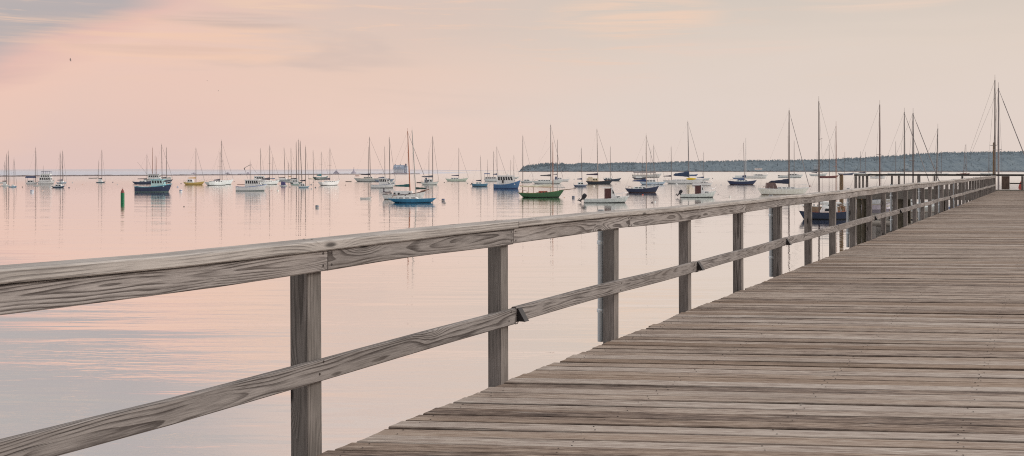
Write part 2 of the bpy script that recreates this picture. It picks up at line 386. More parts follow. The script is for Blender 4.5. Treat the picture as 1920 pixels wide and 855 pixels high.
# lighthouse: keeper's house with a square tower on a granite pier
lp=at(751,1190,HOR); e=empty('lighthouse',(lp.x,1190,0),R(-8)); tag(e,'grey lighthouse with gabled keeper\'s house at the end of the breakwater','lighthouse')
HZ=lambda c: paint(c,.9,.08,0,'hazy_paint')  # distance haze is put into these pale bluish paint colours
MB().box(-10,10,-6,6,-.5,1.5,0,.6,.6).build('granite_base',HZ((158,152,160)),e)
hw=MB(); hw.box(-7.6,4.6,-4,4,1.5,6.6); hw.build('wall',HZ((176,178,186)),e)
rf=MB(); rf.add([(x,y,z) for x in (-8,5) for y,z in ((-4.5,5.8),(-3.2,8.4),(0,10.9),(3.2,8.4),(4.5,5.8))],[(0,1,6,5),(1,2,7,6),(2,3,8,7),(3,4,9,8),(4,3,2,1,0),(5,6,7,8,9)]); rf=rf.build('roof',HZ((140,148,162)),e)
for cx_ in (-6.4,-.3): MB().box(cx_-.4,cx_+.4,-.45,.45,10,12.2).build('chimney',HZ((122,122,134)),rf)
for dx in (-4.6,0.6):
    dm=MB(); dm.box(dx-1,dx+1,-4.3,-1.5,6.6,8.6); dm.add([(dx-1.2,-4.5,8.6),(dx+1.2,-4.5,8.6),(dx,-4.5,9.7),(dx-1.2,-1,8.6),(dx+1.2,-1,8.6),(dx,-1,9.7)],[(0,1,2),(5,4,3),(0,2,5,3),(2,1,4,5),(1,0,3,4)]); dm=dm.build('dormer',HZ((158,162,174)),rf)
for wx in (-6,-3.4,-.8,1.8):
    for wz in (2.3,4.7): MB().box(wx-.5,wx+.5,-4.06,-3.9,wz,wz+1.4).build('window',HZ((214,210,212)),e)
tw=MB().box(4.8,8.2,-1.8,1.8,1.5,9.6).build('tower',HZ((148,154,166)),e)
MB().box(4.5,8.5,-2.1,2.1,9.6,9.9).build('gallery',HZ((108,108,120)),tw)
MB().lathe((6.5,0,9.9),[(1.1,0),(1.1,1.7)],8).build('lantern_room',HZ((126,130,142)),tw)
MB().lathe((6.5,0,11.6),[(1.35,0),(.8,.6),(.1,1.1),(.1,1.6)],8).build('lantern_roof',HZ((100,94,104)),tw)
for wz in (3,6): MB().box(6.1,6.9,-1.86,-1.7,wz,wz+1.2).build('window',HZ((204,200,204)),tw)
# hazy things beyond the breakwater
p=at(663.5,1500,HOR); e=empty('beacon_tower',(p.x,1500,0)); tag(e,'hazy pyramid shaped beacon beyond the breakwater, left of the lighthouse','beacon')
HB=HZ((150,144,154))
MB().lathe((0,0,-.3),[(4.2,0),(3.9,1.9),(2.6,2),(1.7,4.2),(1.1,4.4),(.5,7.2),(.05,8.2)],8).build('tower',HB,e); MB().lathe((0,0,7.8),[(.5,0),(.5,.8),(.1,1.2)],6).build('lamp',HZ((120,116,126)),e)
def far_ship(lab,px0,px1,py,Y,sup,col):
    X0=(px0-960)/F*Y; X1=(px1-960)/F*Y; L=X1-X0; e=empty('distant_vessel',((X0+X1)/2,Y,0)); tag(e,lab,'ship',)
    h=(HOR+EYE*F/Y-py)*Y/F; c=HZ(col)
    hm=MB(); hm.add([(-L/2,-2.5,-.4),(L/2-1.5,-.3,-.4),(L/2-1.5,.3,-.4),(-L/2,2.5,-.4),(-L/2-.2,-3,h),(L/2,-.4,h*1.25),(L/2,.4,h*1.25),(-L/2-.2,3,h)],[(4,5,6,7),(0,1,5,4),(1,2,6,5),(2,3,7,6),(3,0,4,7)]); hm.build('hull',c,e)
    for f0,f1,z0,z1 in sup: MB().box(-L/2+L*f0,-L/2+L*f1,-2,2,h+z0,h+z1,0,.2,.3).build('deckhouse',c,e)
    MB().tube((L*.05,0,h),(L*.05,0,h+sup[-1][3]+2.2),.12,.06,6).build('mast',c,e)
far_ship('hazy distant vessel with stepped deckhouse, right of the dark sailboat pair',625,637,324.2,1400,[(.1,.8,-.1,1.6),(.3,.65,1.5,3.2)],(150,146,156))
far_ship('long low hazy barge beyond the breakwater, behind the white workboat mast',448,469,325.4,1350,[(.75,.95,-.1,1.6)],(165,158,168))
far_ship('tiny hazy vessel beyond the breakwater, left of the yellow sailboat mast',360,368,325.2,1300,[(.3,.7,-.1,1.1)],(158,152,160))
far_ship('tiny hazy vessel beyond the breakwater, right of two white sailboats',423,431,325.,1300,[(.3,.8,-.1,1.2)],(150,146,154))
# ------------------------------------------------------------------ boats
def hull_shape(mb,L,B,fs,fm,fb,ovs,ovb,tw=.6,p=1.9,flare=.5,drop=.06,N=18,strip=True,raise_fwd=0):
    """mats: 0 topsides, 1 boot, 2 sheer strake, 3 deck"""
    rows=(-.4,0,.13,.35,.6,.88,1.0); P={}
    def zs(t):
        l0=(t-.42)*(t-1)/(.42); l1=t*(t-1)/(.42*(.42-1)); l2=t*(t-.42)/(1*(1-.42))
        z=fs*l0+fm*l1+fb*l2
        return z
    tm=.43
    for i in range(N+1):
        t=i/N
        if t<tm: bd=tw+(1-tw)*math.sin(math.pi/2*t/tm)
        else:
            u=(t-tm)/(1-tm); bd=max(0,1-u**p)
        bd=max(.02/B*2,bd)*B/2
        bw=bd*(.9 if t<tm else .9-.35*((t-tm)/(1-tm)))
        if t<.2 and ovs>.3: bw*=.5+.5*t/.2
        h=zs(t)
        for j,v in enumerate(rows):
            vv=max(0,v); f=vv**.9
            xx=(-L/2+ovs+(L-ovs-ovb)*t)*(1-f)+(-L/2+L*t)*f
            hb=bw*(1-vv**flare)+bd*vv**flare
            if v<0: hb*=.7
            P[i,j]=(xx,hb,h*vv if v>=0 else -.25)
    n=len(rows)
    for sgn in (1,-1):
        vs=[(P[i,j][0],sgn*P[i,j][1],P[i,j][2]) for i in range(N+1) for j in range(n)]
        o=len(mb.v); mb.v.extend(vs)
        for i in range(N):
            for j in range(n-1):
                a=o+i*n+j; q=(a,a+n,a+n+1,a+1)
                mb.f.append(q if sgn<0 else q[::-1]); mb.m.append(1 if j<2 else 2 if j==n-2 and strip else 0); mb.s.append(True)
    # transom
    o=len(mb.v); mb.v.extend([P[0,j] for j in range(n)]+[(P[0,j][0],-P[0,j][1],P[0,j][2]) for j in range(n)])
    for j in range(n-1): mb.f.append((o+j,o+j+1,o+n+j+1,o+n+j)); mb.m.append(1 if j<2 else 0); mb.s.append(False)
    # deck a little below the sheer, with an inner bulwark
    vs=[]
    for i in range(N+1):
        xx,hb,zz=P[i,n-1]; k=min(.05,hb*.4)
        vs+= [(xx,hb,zz),(xx,hb-k,zz),(xx,hb-k*1.1,zz-drop),(xx,-hb+k*1.1,zz-drop),(xx,-hb+k,zz),(xx,-hb,zz)]
    o=len(mb.v); mb.v.extend(vs)
    for i in range(N):
        for j in range(5):
            a=o+i*6+j; mb.f.append((a,a+1,a+7,a+6)); mb.m.append(2 if j in (0,4) else 3); mb.s.append(False)
    mb.f.append(tuple(o+q for q in (1,2,3,4))); mb.m.append(3); mb.s.append(False)
    return zs
def hull(parent,L,B,col,boot,stripe,deckc,**k):
    mb=MB(); zs=hull_shape(mb,L,B,**k)
    def q(c):
        s=sum(c)/3; c=tuple(v+(s-v)*.22 for v in c); k=.8 if s<130 else .72
        return c,k
    cc,kk=q(col); c2,k2=q(stripe)
    mb.build('hull',[paint(tuple(v*.96 for v in cc),.4,.17,k=kk),paint(boot,.6,k=.9),paint(c2,.45,k=k2),paint(deckc,.6)],parent)
    return zs
def trunk(name,parent,x0,x1,wd,z0,z1,col,rk0=.1,rk1=.3,side=.1,nwin=0,roofc=None,winh=(.35,.75),bev=.04,framecol=None,front=True):
    """a cabin trunk or deckhouse; its windows are children"""
    mb=MB(); mb.box(x0,x1,-wd/2,wd/2,z0,z1,0,rk0,side,rk1)
    o=mb.build(name,paint(col,.5),parent,bevel=min(bev,.2*(z1-z0)))
    H=z1-z0
    for s in (-1,1):
        for q in range(nwin):
            u0=(q+.16)/nwin; u1=(q+.86)/nwin
            za=z0+H*winh[0]; zb=z0+H*winh[1]
            def pt(u,z):
                k=(z-z0)/H; xa=x0+rk0*k; xb=x1-rk1*k
                return (xa+(xb-xa)*(.04+.92*u),s*(wd/2-side*k+.008),z)
            w=MB(); vs=[pt(u0,za),pt(u1,za),pt(u1,zb),pt(u0,zb)]
            vs+= [(v[0],v[1]-s*.02,v[2]) for v in vs]
            f=[(0,1,2,3),(7,6,5,4),(0,4,5,1),(1,5,6,2),(2,6,7,3),(3,7,4,0)]
            w.add(vs,f if s<0 else [g[::-1] for g in f]); w.build('window',glass(),o)
    if front and nwin:
        k0,k1=winh; w=MB()
        for s in (-1,1):
            def fp(yy,k): return (x1-rk1*k+.008,s*yy*(wd/2-side*k),z0+H*k)
            w.add([fp(.08,k0),fp(.88,k0),fp(.88,k1),fp(.08,k1)],[(0,1,2,3) if s>0 else (3,2,1,0)])
        w.build('windscreen',glass(),o)
    return o
def sail_cover(parent,x0,x1,z,r0,r1,col,slope=0.):
    rings=[]; n=8
    for k in range(9):
        u=k/8; xx=x0+(x1-x0)*u; r=r0+(r1-r0)*u**1.6
        if k==0: r*=.4
        r*=1+.06*math.sin(k*2.3)
        rings.append([(xx,math.cos(a)*r*.7,z+slope*u+r*.5+math.sin(a)*r*1.25) for a in [2*math.pi*q/n for q in range(n)]])
    return MB().ring_loft(rings).build('sail_cover',paint(col,.85,.2),parent)
def outboard(parent,x,z,sc=1.):
    """tilted-up outboard: cowling leaning into the boat, leg and propeller aft and down"""
    o=MB(); a=Vector((.55,0,.83)); q_=Vector((.83,0,-.55)); base=Vector((x,0,z+.02*sc)); rings=[]
    for t_,r in ((-.06,.1),(0,.19),(.12,.235),(.34,.24),(.48,.2),(.55,.1)):
        c=base+a*t_*sc; rings.append([c+q_*math.cos(k*math.pi/5)*r*1.15*sc+Vector((0,math.sin(k*math.pi/5)*r*.85*sc,0)) for k in range(10)])
    o.ring_loft(rings); motor=o.build('outboard_motor',paint((34,34,42),.35),parent)
    l=MB(); p0=base-a*.02*sc; p1=Vector((x-.42*sc,0,z-.36*sc))
    l.tube(p0,p1,.12*sc,.075*sc); d=Vector((-.8,0,.6))
    l.tube(p1-d*.16*sc,p1+d*.2*sc,.08*sc,.05*sc); l.box(x-.2*sc,x+.02*sc,-.13*sc,.13*sc,z-.22*sc,z+.02*sc)
    l.build('lower_leg',paint((44,42,46),.5),motor)
    pr=MB(); c=p1+d*.2*sc
    for k in range(3):
        t_=k*2.094; pr.tube(c,c+Vector((.6*math.cos(t_)*.2,math.sin(t_)*.2,.8*math.cos(t_)*.2))*sc,.03*sc,.07*sc,5)
    pr.build('propeller',paint((70,68,70),.4),motor)
def rigid(parent,L,zs,B,det):
    r=MB()
    def rail(pts,h=.55):
        top=[(x,y,z+h) for x,y,z in pts]; r.path(top,.018,5)
        for a,b in zip(pts,top): r.tube(a,b,.016,.016,5)
    e=L/2
    rail([(e-.22*L,B*.3,zs(.78)),(e-.1*L,B*.17,zs(.9)),(e+.0*L,0,zs(1)),(e-.1*L,-B*.17,zs(.9)),(e-.22*L,-B*.3,zs(.78))])
    r.build('bow_rail',paint((190,190,190),.3,.05,.6),parent)
    r=MB(); rail([(-e+.12*L,B*.38,zs(.12)),(-e+.02*L,B*.28,zs(.02)),(-e+.02*L,-B*.28,zs(.02)),(-e+.12*L,-B*.38,zs(.12))])
    r.build('stern_rail',paint((190,190,190),.3,.05,.6),parent)
def buildmast(parent,x0,z0,x1,z1,col,nsp=1,thick=1.,B=2.5,flag=False):
    H=z1-z0; r=max(.06,.0078*H)*thick
    mb=MB(); k=.55
    mb.tube((x0,0,z0),(x0+(x1-x0)*k,0,z0+H*k),r,r*.95,10); mb.tube((x0+(x1-x0)*k,0,z0+H*k),(x1,0,z1),r*.95,r*.6,10)
    mb.tube((x1,0,z1),(x1,0,z1+.5),.018,.012,5)
    o=mb.build('mast',paint(col,.5,.1),parent)
    lv=[.5] if nsp==1 else [.36,.66] if nsp==2 else []
    for f in lv:
        sp=MB(); xm=x0+(x1-x0)*f; zz=z0+H*f
        for s in (1,-1): sp.tube((xm,0,zz),(xm-.12,s*B*.33,zz+.05),.03,.02,6)
        sp.build('spreader',paint(col,.5,.1),o)
    return o
def place(l,r,wl,face=1,yaw=0,L=None):
    D=dist(wl); m=D/F
    vis=(r-l)*m
    if L is None: L=vis/max(.3,math.cos(yaw))
    ang=yaw if face>0 else math.pi-yaw
    Dc=D+abs(math.sin(yaw))*L*.5
    X=((l+r)/2-960)/F*Dc
    return D,m,L,X,Dc,ang
def sailboat(label,l,r,wl,col=W,face=1,boot=DK,stripe=None,deckc=W2,masts=(),booms=(),cabin=None,det=1,fb=(.115,.1,.165),ov=(.1,.13),tw=.6,B=None,yaw=0,L=None,name='sailboat',cat='sailboat',group=None,stay=True,stem=None,sprit=None,dodger=None,win=None,extra=None,motor=False,rigr=.008):
    D,m,L,X,Dc,ang=place(l,r,wl,face,yaw,L); pc=(l+r)/2
    B=B or .16*L+1.0; B=min(B,.42*L)
    e=empty(name,(X,Dc,0),ang); tag(e,label,cat,group)
    m2=Dc/F; cy=math.cos(yaw)
    lx=lambda px:(px-pc)*m2*face/max(cy,.75) if yaw==0 else max(-.3*L,min(.3*L,(px-pc)*m2*face/max(cy,.3)))
    hz=lambda py:(wl-py)*m2 if yaw==0 else EYE-(py-HOR)*m2
    zs=hull(e,L,B,col,boot,stripe or col,deckc,fs=fb[0]*L,fm=fb[1]*L,fb=fb[2]*L,ovs=ov[0]*L,ovb=ov[1]*L,tw=tw)
    tt=lambda x:max(0,min(1,(x+L/2)/L))
    ztop=0
    if cabin:
        cl,cr,ct=cabin[:3]; cc=cabin[3] if len(cabin)>3 else W
        x0,x1=sorted((lx(cl),lx(cr))); x0=max(x0,-L*.46); x1=min(x1,L*.38)
        z0=min(zs(tt(x0)),zs(tt(x1)))-.08; z1=max(hz(ct),z0+.3)
        wd=B*.58; nw=win if win is not None else (max(2,min(5,int((x1-x0)/.9))) if det else 0)
        trunk('cabin',e,x0,x1,wd,z0,z1,cc,.05,.3 if x1-x0>1 else .1,.08,nw,front=False)
        ztop=z1
    tips=[]
    for i,M_ in enumerate(masts):
        px,py=M_[0],M_[1]; tx=M_[2] if len(M_)>2 and M_[2] is not None else px; mc=M_[3] if len(M_)>3 else ALU
        nsp=M_[4] if len(M_)>4 else 1; th=M_[5] if len(M_)>5 else 1.
        x0=lx(px); x1=x0+(tx-px)*m2*face; z0=zs(tt(x0))-.1; z1=hz(py)
        buildmast(e,x0,z0,x1,z1,mc,nsp,th,B); tips.append((x0,x1,z0,z1))
    zb=zs(1.); bowp=Vector((L/2-.05,0,zb))
    if sprit:
        sx=lx(sprit[0]); sz=hz(sprit[1]); bowp=Vector((sx,0,sz))
        MB().tube((L/2-.12*L,0,zs(.88)+.05),bowp,.09,.05,8).build('bowsprit',paint(sprit[2] if len(sprit)>2 else BRN,.6),e)
    if tips:
        rg=MB()
        for i,(x0,x1,z0,z1) in enumerate(tips):
            H=z1-z0
            for s in (1,-1):
                xm=x0+(x1-x0)*.5
                rg.path([(x1,0,z1-.15),(xm-.12,s*B*.33,z0+H*.5),(x0-.1,s*B*.4,zs(tt(x0)))],rigr,4)
            if i==0: rg.tube((x1,0,z1),(-L/2+.05,0,zs(0)),rigr,rigr,4)
        if stay and len(tips)>1: rg.tube((tips[0][1],0,tips[0][3]),(tips[1][1],0,tips[1][3]),rigr,rigr,4)
        rg.build('rigging',paint((96,90,90),.5),e)
        if stay:
            x0,x1,z0,z1=max(tips,key=lambda q:q[3])
            p1=Vector((x1,0,z1-.1)); fj=MB(); n_=6
            r_=.03 if stay is True else stay
            q0=bowp+(p1-bowp)*.06; q1=bowp+(p1-bowp)*.9
            fj.tube(bowp,q0,.02,r_,6); fj.tube(q0,q1,r_*1.2,r_*.8,6); fj.tube(q1,p1,.02,.015,6)
            fj.build('furled_jib',paint((118,112,112),.7),e)
    for bm in booms:
        mi,pe,py=bm[:3]; cov=bm[3] if len(bm)>3 else None; th=bm[4] if len(bm)>4 else 3; bc=bm[5] if len(bm)>5 else ALU
        x0,x1,z0,z1=tips[mi]; zz=hz(py); k=(zz-z0)/(z1-z0) if z1>z0 else 0
        xm=x0+(x1-x0)*k
        xe=lx(pe) if yaw==0 else xm-.32*L
        bo=MB().tube((xm,0,zz),(xe,0,zz),.06,.05,8).build('boom',paint(bc,.5),e)
        if cov: sail_cover(e,xe+(xm-xe)*.03,xm-(xm-xe)*.02,zz,max(.09,th*m2*.18),max(.14,th*m2*.42),cov,0)
    if dodger:
        x0,x1=sorted((lx(dodger[0]),lx(dodger[1]))); z0=zs(tt((x0+x1)/2))-.05
        trunk('dodger',e,x0,x1,B*.6,z0,hz(dodger[2]),dodger[3],.12,.45,.12,0,bev=.1)
    if det>=1: 
        rigid(e,L,zs,B,det)
    if det>=2:
        MB().box(-.1*L,-.04*L,-.18*B,.18*B,zs(.45)-.02,zs(.45)+.1).build('hatch',paint((150,140,128),.5),e)
        for s in (1,-1):
            MB().tube((-.3*L,s*B*.3,zs(.2)),(-.3*L,s*B*.3,zs(.2)+.22),.07,.09,8).build('winch',paint((150,150,150),.3,.05,.8),e)
        MB().path([(-.42*L,0,zs(.1)-.05),(-.40*L,0,zs(.1)+.35),(-.31*L,0,zs(.1)+.45)],.03,6).build('tiller',paint(BRN,.6),e)
    if motor: outboard(e,-L/2-.05,zs(0)-.15,.7)
    if extra: extra(e,lx,hz,zs,L,B,m2)
    return e
def motorboat(label,l,r,wl,col=W,face=1,house=None,roof=None,boot=DK,stripe=None,deckc=W2,hcol=W,nwin=4,masts=(),fb=(.1,.1,.2),tw=.86,B=None,yaw=0,L=None,name='lobster_boat',cat='motorboat',trunkc=None,extra=None,group=None,fwd=True,ov=(.0,.1),antenna=True,rails=True):
    D,m,L,X,Dc,ang=place(l,r,wl,face,yaw,L); pc=(l+r)/2; m2=Dc/F
    B=B or .29*L+.4
    e=empty(name,(X,Dc,0),ang); tag(e,label,cat,group)
    lx=lambda px:(px-pc)*m2*face/max(math.cos(yaw),.5); hz=lambda py:(wl-py)*m2
    zs=hull(e,L,B,col,boot,stripe or col,deckc,fs=fb[0]*L,fm=fb[1]*L,fb=fb[2]*L,ovs=ov[0]*L,ovb=ov[1]*L,tw=tw,p=2.3,drop=.05*L*.5)
    tt=lambda x:max(0,min(1,(x+L/2)/L))
    if house:
        x0,x1=sorted((lx(house[0]),lx(house[1]))); z0=min(zs(tt(x0)),zs(tt(x1)))-.1; z1=hz(house[2])
        hs=trunk('wheelhouse',e,x0,x1,B*.62,z0,z1,hcol,.0,.32*(z1-z0),.06,nwin,winh=(.5,.88),bev=.03)
        ro=MB().box(x0-(roof[0] if roof else .1)*L,x1-.12,-B*.36,B*.36,z1-.02,z1+.09); ro=ro.build('roof',paint(roof[1] if roof else W,.5),e,bevel=.03)
        if roof and roof[0]>.06:
            for s in (1,-1): MB().tube((x0-roof[0]*L+.1,s*B*.33,zs(tt(x0))-.2),(x0-roof[0]*L+.1,s*B*.33,z1),.035,.035,6).build('roof_post',paint(W2,.5),ro)
        if fwd:
            xf=min(L*.33,x1+.2*L)
            trunk('forward_cabin',e,x1-.15,xf,B*.42,zs(tt(x1))-.15,zs(tt(x1))+.35*(z1-z0)+.05,trunkc or hcol,.0,.5,.12,2,front=False)
        if antenna:
            MB().tube((x0+.4*(x1-x0),.2,z1),(x0+.3*(x1-x0),.2,z1+1.9),.02,.012,5).build('antenna',paint((150,150,150),.4),e)
            rd=MB().lathe((x0+.6*(x1-x0),0,z1+.09),[(.06,0),(.06,.2),(.26,.22),(.28,.3),(.2,.36)],12); rd.build('radar_dome',paint(W,.4),e)
    for M_ in masts:
        px,py=M_[0],M_[1]; mc=M_[2] if len(M_)>2 else ALU
        x=lx(px); buildmast(e,x,zs(tt(x))-.1,x+(M_[3]*m2*face if len(M_)>3 else 0),hz(py),mc,0,1.,B)
    for s in (1,-1):
        ru=MB()
        for k in range(10):
            t0,t1=k/10*.96,(k+1)/10*.96
            def pp(t):
                tm=.43; bd=tw+(1-tw)*math.sin(math.pi/2*t/tm) if t<tm else 1-((t-tm)/(1-tm))**2.3
                return (-L/2+L*t,s*(bd*B/2+.012),zs(t)*.93)
            ru.tube(pp(t0),pp(t1),.03,.03,5)
        ru.build('rub_rail',paint(stripe or (90,84,80),.6),e)
    if rails:
        r_=MB(); pts=[(L*.2,B*.42,zs(.7)),(L*.34,B*.3,zs(.84)),(L*.48,.03,zs(.98)),(L*.34,-B*.3,zs(.84)),(L*.2,-B*.42,zs(.7))]
        top=[(a,b*.97,c+.5) for a,b,c in pts]; r_.path(top,.02,5)
        for a,b in zip(pts,top): r_.tube(a,b,.018,.018,5)
        r_.build('bow_rail',paint((185,185,188),.3,.05,.6),e)
    if extra: extra(e,lx,hz,zs,L,B,m2)
    return e
def dinghy(label,l,r,wl,col=W2,face=1,inside=(150,146,140),yaw=0,L=None,motor=False,fbd=.16,name='dinghy',loc=None,B=None,oars=False):
    if loc:
        e=empty(name,loc[:3],loc[3]); L=loc[4]
    else:
        D,m,L,X,Dc,ang=place(l,r,wl,face,yaw,L); e=empty(name,(X,Dc,0),ang)
    tag(e,label,'dinghy'); B=B or .42*L
    zs=hull(e,L,B,col,tuple(int(c*.7) for c in col),tuple(int(c*.9) for c in col),inside,fs=fbd*L*.85,fm=fbd*L*.8,fb=fbd*L*1.25,ovs=.02*L,ovb=.12*L,tw=.72,p=2.2,drop=.08*L)
    for x in (-.28,.02,.26):
        w=B*.42*(1 if x<.2 else .72); MB().box(L*x-.12,L*x+.12,-w,w,fbd*L*.5,fbd*L*.5+.04).build('thwart',paint((168,150,124),.6),e)
    if motor: outboard(e,-L/2,zs(0)-.05,.6)
    return e
# ------------------------------------------------------------------ the moored fleet (photograph columns and waterlines give places and sizes)
random.seed(3)
TEAL=(34,84,92); BCOV=(42,60,94); DCOV=(62,60,70)
# --- far left
sailboat('white sailboat with two close masts at the left edge, cluttered deck',2.5,19,349,W2,masts=[(12,290,12),(15.5,283.5,15.5)],cabin=(6,13,341,W2),det=0,booms=[(0,4,340,DCOV,2)])
sailboat('small blue sailboat moored in front of the leftmost cluttered white one',17,32,351,(84,140,172),masts=[(26.3,298)],cabin=(22,27,346),det=0,boot=(60,110,140))
dinghy('dark dinghy cut by the left edge of the photo',-8,1.5,350,DK)
sailboat('short white sailboat with one mast behind the leftmost cluttered pair',-4,14,343.5,W2,masts=[(9,303)],det=0)
sailboat('white sailboat under a flat blue awning beside the white motor yacht',48,71.5,345,W,masts=[(67,277)],cabin=(52,64,338),det=1,
  extra=lambda e,lx,hz,zs,L,B,m:(MB().box(lx(48.5),lx(67),-B*.4,B*.4,hz(333.5),hz(330.5),0,.2,.25).build('awning',paint(BCOV,.85),e,bevel=.05),[MB().tube((lx(q),s*B*.36,zs(.3)),(lx(q),s*B*.36,hz(333)),.03,.03,5).build('awning_post',paint(ALU),e) for q in (50,64) for s in (1,-1)]))
def flybridge(e,lx,hz,zs,L,B,m):
    up=trunk('upper_deckhouse',e,lx(76),lx(96),B*.6,hz(333),hz(328),W,.1,.5,.1,4,winh=(.3,.85))
    fb_=MB().box(lx(78),lx(95.5),-B*.28,B*.28,hz(328),hz(325.8),0,.0,.03).build('flybridge',paint(W2),e,bevel=.03)
    top=MB().box(lx(78.5),lx(96),-B*.3,B*.3,hz(321.8),hz(320.8)).build('hardtop',paint((120,124,140)),e,bevel=.04)
    for q in (80,87,94.5):
        for s in (1,-1): MB().tube((lx(q),s*B*.26,hz(326)),(lx(q),s*B*.26,hz(321.5)),.06,.06,6).build('hardtop_post',paint((110,112,124)),top)
motorboat('white motor yacht with an open flybridge and grey hardtop',73,103,345,W,house=(74.5,98,333),nwin=5,fb=(.16,.15,.25),masts=[(81,312)],name='motor_yacht',extra=flybridge,fwd=False,antenna=False)
dinghy('white tender afloat in front of the white motor yacht',63,75,349,W2)
sailboat('pale blue sailboat behind the small dark blue sloop at left',106,125.5,344,(150,172,190),masts=[(117.5,283)],booms=[(0,107,338,BCOV,2.5)],cabin=(112,120,339),det=0)
sailboat('small dark blue sloop with a white top in front of the pale blue sailboat',97.5,122,352,(50,74,104),masts=[(112.8,286)],cabin=(104,117,345.5,W),stripe=(120,150,168),det=1)
sailboat('blue grey ketch alone left of the green buoy',180,198,343,(92,112,124),masts=[(191,281),(185,302)],cabin=(185,192,335.5,W2),det=0,booms=[(0,184,335,DCOV,1.5)])
dinghy('low dark skiff just left of the lone blue grey ketch',167,184,334.8,(120,108,106),fbd=.1)
# --- cluster with the navy lobster boat
sailboat('dark blue sailboat with low boom behind the stern of the navy lobster boat',249,290,345,(52,64,96),masts=[(275.5,290)],booms=[(0,257,335.6,DCOV,1.6)],cabin=(262,274,338.5,W2),deckc=W2,det=1)
def rigwork(e,lx,hz,zs,L,B,m):
    MB().tube((lx(276),0,hz(327)),(lx(258.8),-.5,hz(304)),.05,.03,6).build('outrigger',paint((130,120,118)),e)
    MB().box(lx(280),lx(300),-B*.3,B*.3,hz(327.5),hz(326.3)).build('roof_rack',paint((140,140,142)),e)
motorboat('grey workboat with rigging poles and outrigger behind the navy lobster boat',272,322,341.5,(176,180,180),house=(279,301,328),nwin=5,masts=[(286,277,BRN),(290.8,292,DK),(293.5,295,BRN)],fb=(.12,.12,.2),name='workboat',extra=rigwork,fwd=False,antenna=False)
sailboat('dark bowed sailboat behind the wheelhouse of the navy lobster boat',286,324.5,342.5,(70,76,96),masts=[(304,271,303)],cabin=(290,303,334,W2),det=0,stay=.045)
sailboat('grey sailboat behind the bow of the navy lobster boat',296,322,340,W2,masts=[(312.3,276.5)],booms=[(0,301,333,DCOV,2)],det=0,stay=False)
motorboat('navy lobster boat with teal trim and white wheelhouse, bow to the right',255.6,322.5,360,(44,58,96),house=(285.5,310,337),roof=(.02,(110,160,172)),hcol=(168,196,202),stripe=(104,164,180),boot=(96,116,116),nwin=4,fb=(.165,.155,.245),trunkc=(150,190,200))
sailboat('yellow hulled sloop with tan sail cover and white deckhouse',344.5,384,346.8,(196,160,72),masts=[(367.4,277.5)],booms=[(0,352,334,(196,148,70),2.2)],cabin=(352,363,336,W),stripe=(206,196,150),boot=(120,96,60),det=2,stay=.04,fb=(.15,.12,.19))
sailboat('white sailboat seen from astern, left one of a close pair',400.5,414,348,W2,yaw=R(66),L=9.5,masts=[(410.5,284)],booms=[(0,0,338,DCOV,4)],cabin=(403,412,339,W),det=1)
sailboat('taller masted white sailboat seen from astern, right one of a close pair',410,423,346.5,(196,204,206),yaw=R(62),L=10,masts=[(416.5,264,415)],cabin=(412,420,338),det=1)
# --- white lobster boat group
def derrick(e,lx,hz,zs,L,B,m):
    d=MB(); d.tube((lx(469),0,hz(309)),(lx(458),0,hz(315)),.05,.05,6); d.tube((lx(458),0,hz(315)),(lx(459),0,hz(319)),.14,.08,6); d.tube((lx(459),0,hz(317)),(lx(464.5),0,hz(335)),.03,.03,5); d.tube((lx(466.5),0,hz(310)),(lx(472),0,hz(309)),.05,.05,6)
    d.tube((lx(470),0,hz(309)),(lx(483),0,hz(327)),.02,.02,5); d.build('derrick',paint((110,104,104)),e)
    MB().box(lx(446),lx(458),-B*.3,B*.3,hz(346.6),hz(345.4)).build('work_table',paint((150,120,110)),e)
motorboat('white lobster boat with a derrick mast over its open stern',444,501,358,(214,220,218),house=(460.5,489,337.5),roof=(.03,W),stripe=(120,140,180),boot=(110,124,124),nwin=6,masts=[(469,303,(96,88,88))],fb=(.15,.145,.23),extra=derrick)
motorboat('white cabin boat behind the bow of the white lobster boat',474,499,341,W,house=(477,497,331),roof=(.02,(170,186,196)),nwin=4,name='cabin_boat',masts=())
sailboat('white sailboat seen nearly from astern, right of the white lobster boat',493,512,346.5,W2,yaw=R(50),L=9,masts=[(505,273)],booms=[(0,0,336,DCOV,5)],cabin=(497,508,338),det=1)
sailboat('pale sailboat far behind, raked mast above the white lobster boat wheelhouse',477,497,335,W2,masts=[(489.5,278,488)],det=0,stay=.045)
sailboat('small far blue sloop right of the white lobster boat',504.5,516.5,335.5,(84,110,150),masts=[(511.5,293)],det=0)
# --- dense cluster
sailboat('long grey sailboat at the back left of the dense cluster',517,547,340,(150,158,162),masts=[(534.5,277,532.5)],booms=[(0,522,333,DCOV,1.5)],cabin=(524,538,334),det=0)
sailboat('grey low sloop with short mast within the dense cluster',531,553,342,(170,176,176),masts=[(541,305)],det=0)
sailboat('white sailboat with slim mast at the back of the dense cluster',537,560,338,W2,masts=[(546.3,278,545.5)],booms=[(0,540,331,TAN,1.5)],det=0)
sailboat('small white sloop under a purple blue cover at the front of the dense cluster',524,540,349,W2,masts=(),booms=(),cabin=(527,536,340.5,(74,70,108)),det=0)
sailboat('tall ketch with two thick masts in the middle of the dense cluster',543,568,344.5,(120,132,132),masts=[(556,267,555.3),(560.5,262,560)],booms=[(0,545,335,DCOV,2)],cabin=(548,560,337,W2),det=1)
sailboat('green grey sailboat behind the light blue hull in the dense cluster',545.5,563,347,(140,168,160),cabin=(550,560,341),masts=[(566,265,563)],det=0,stay=False)
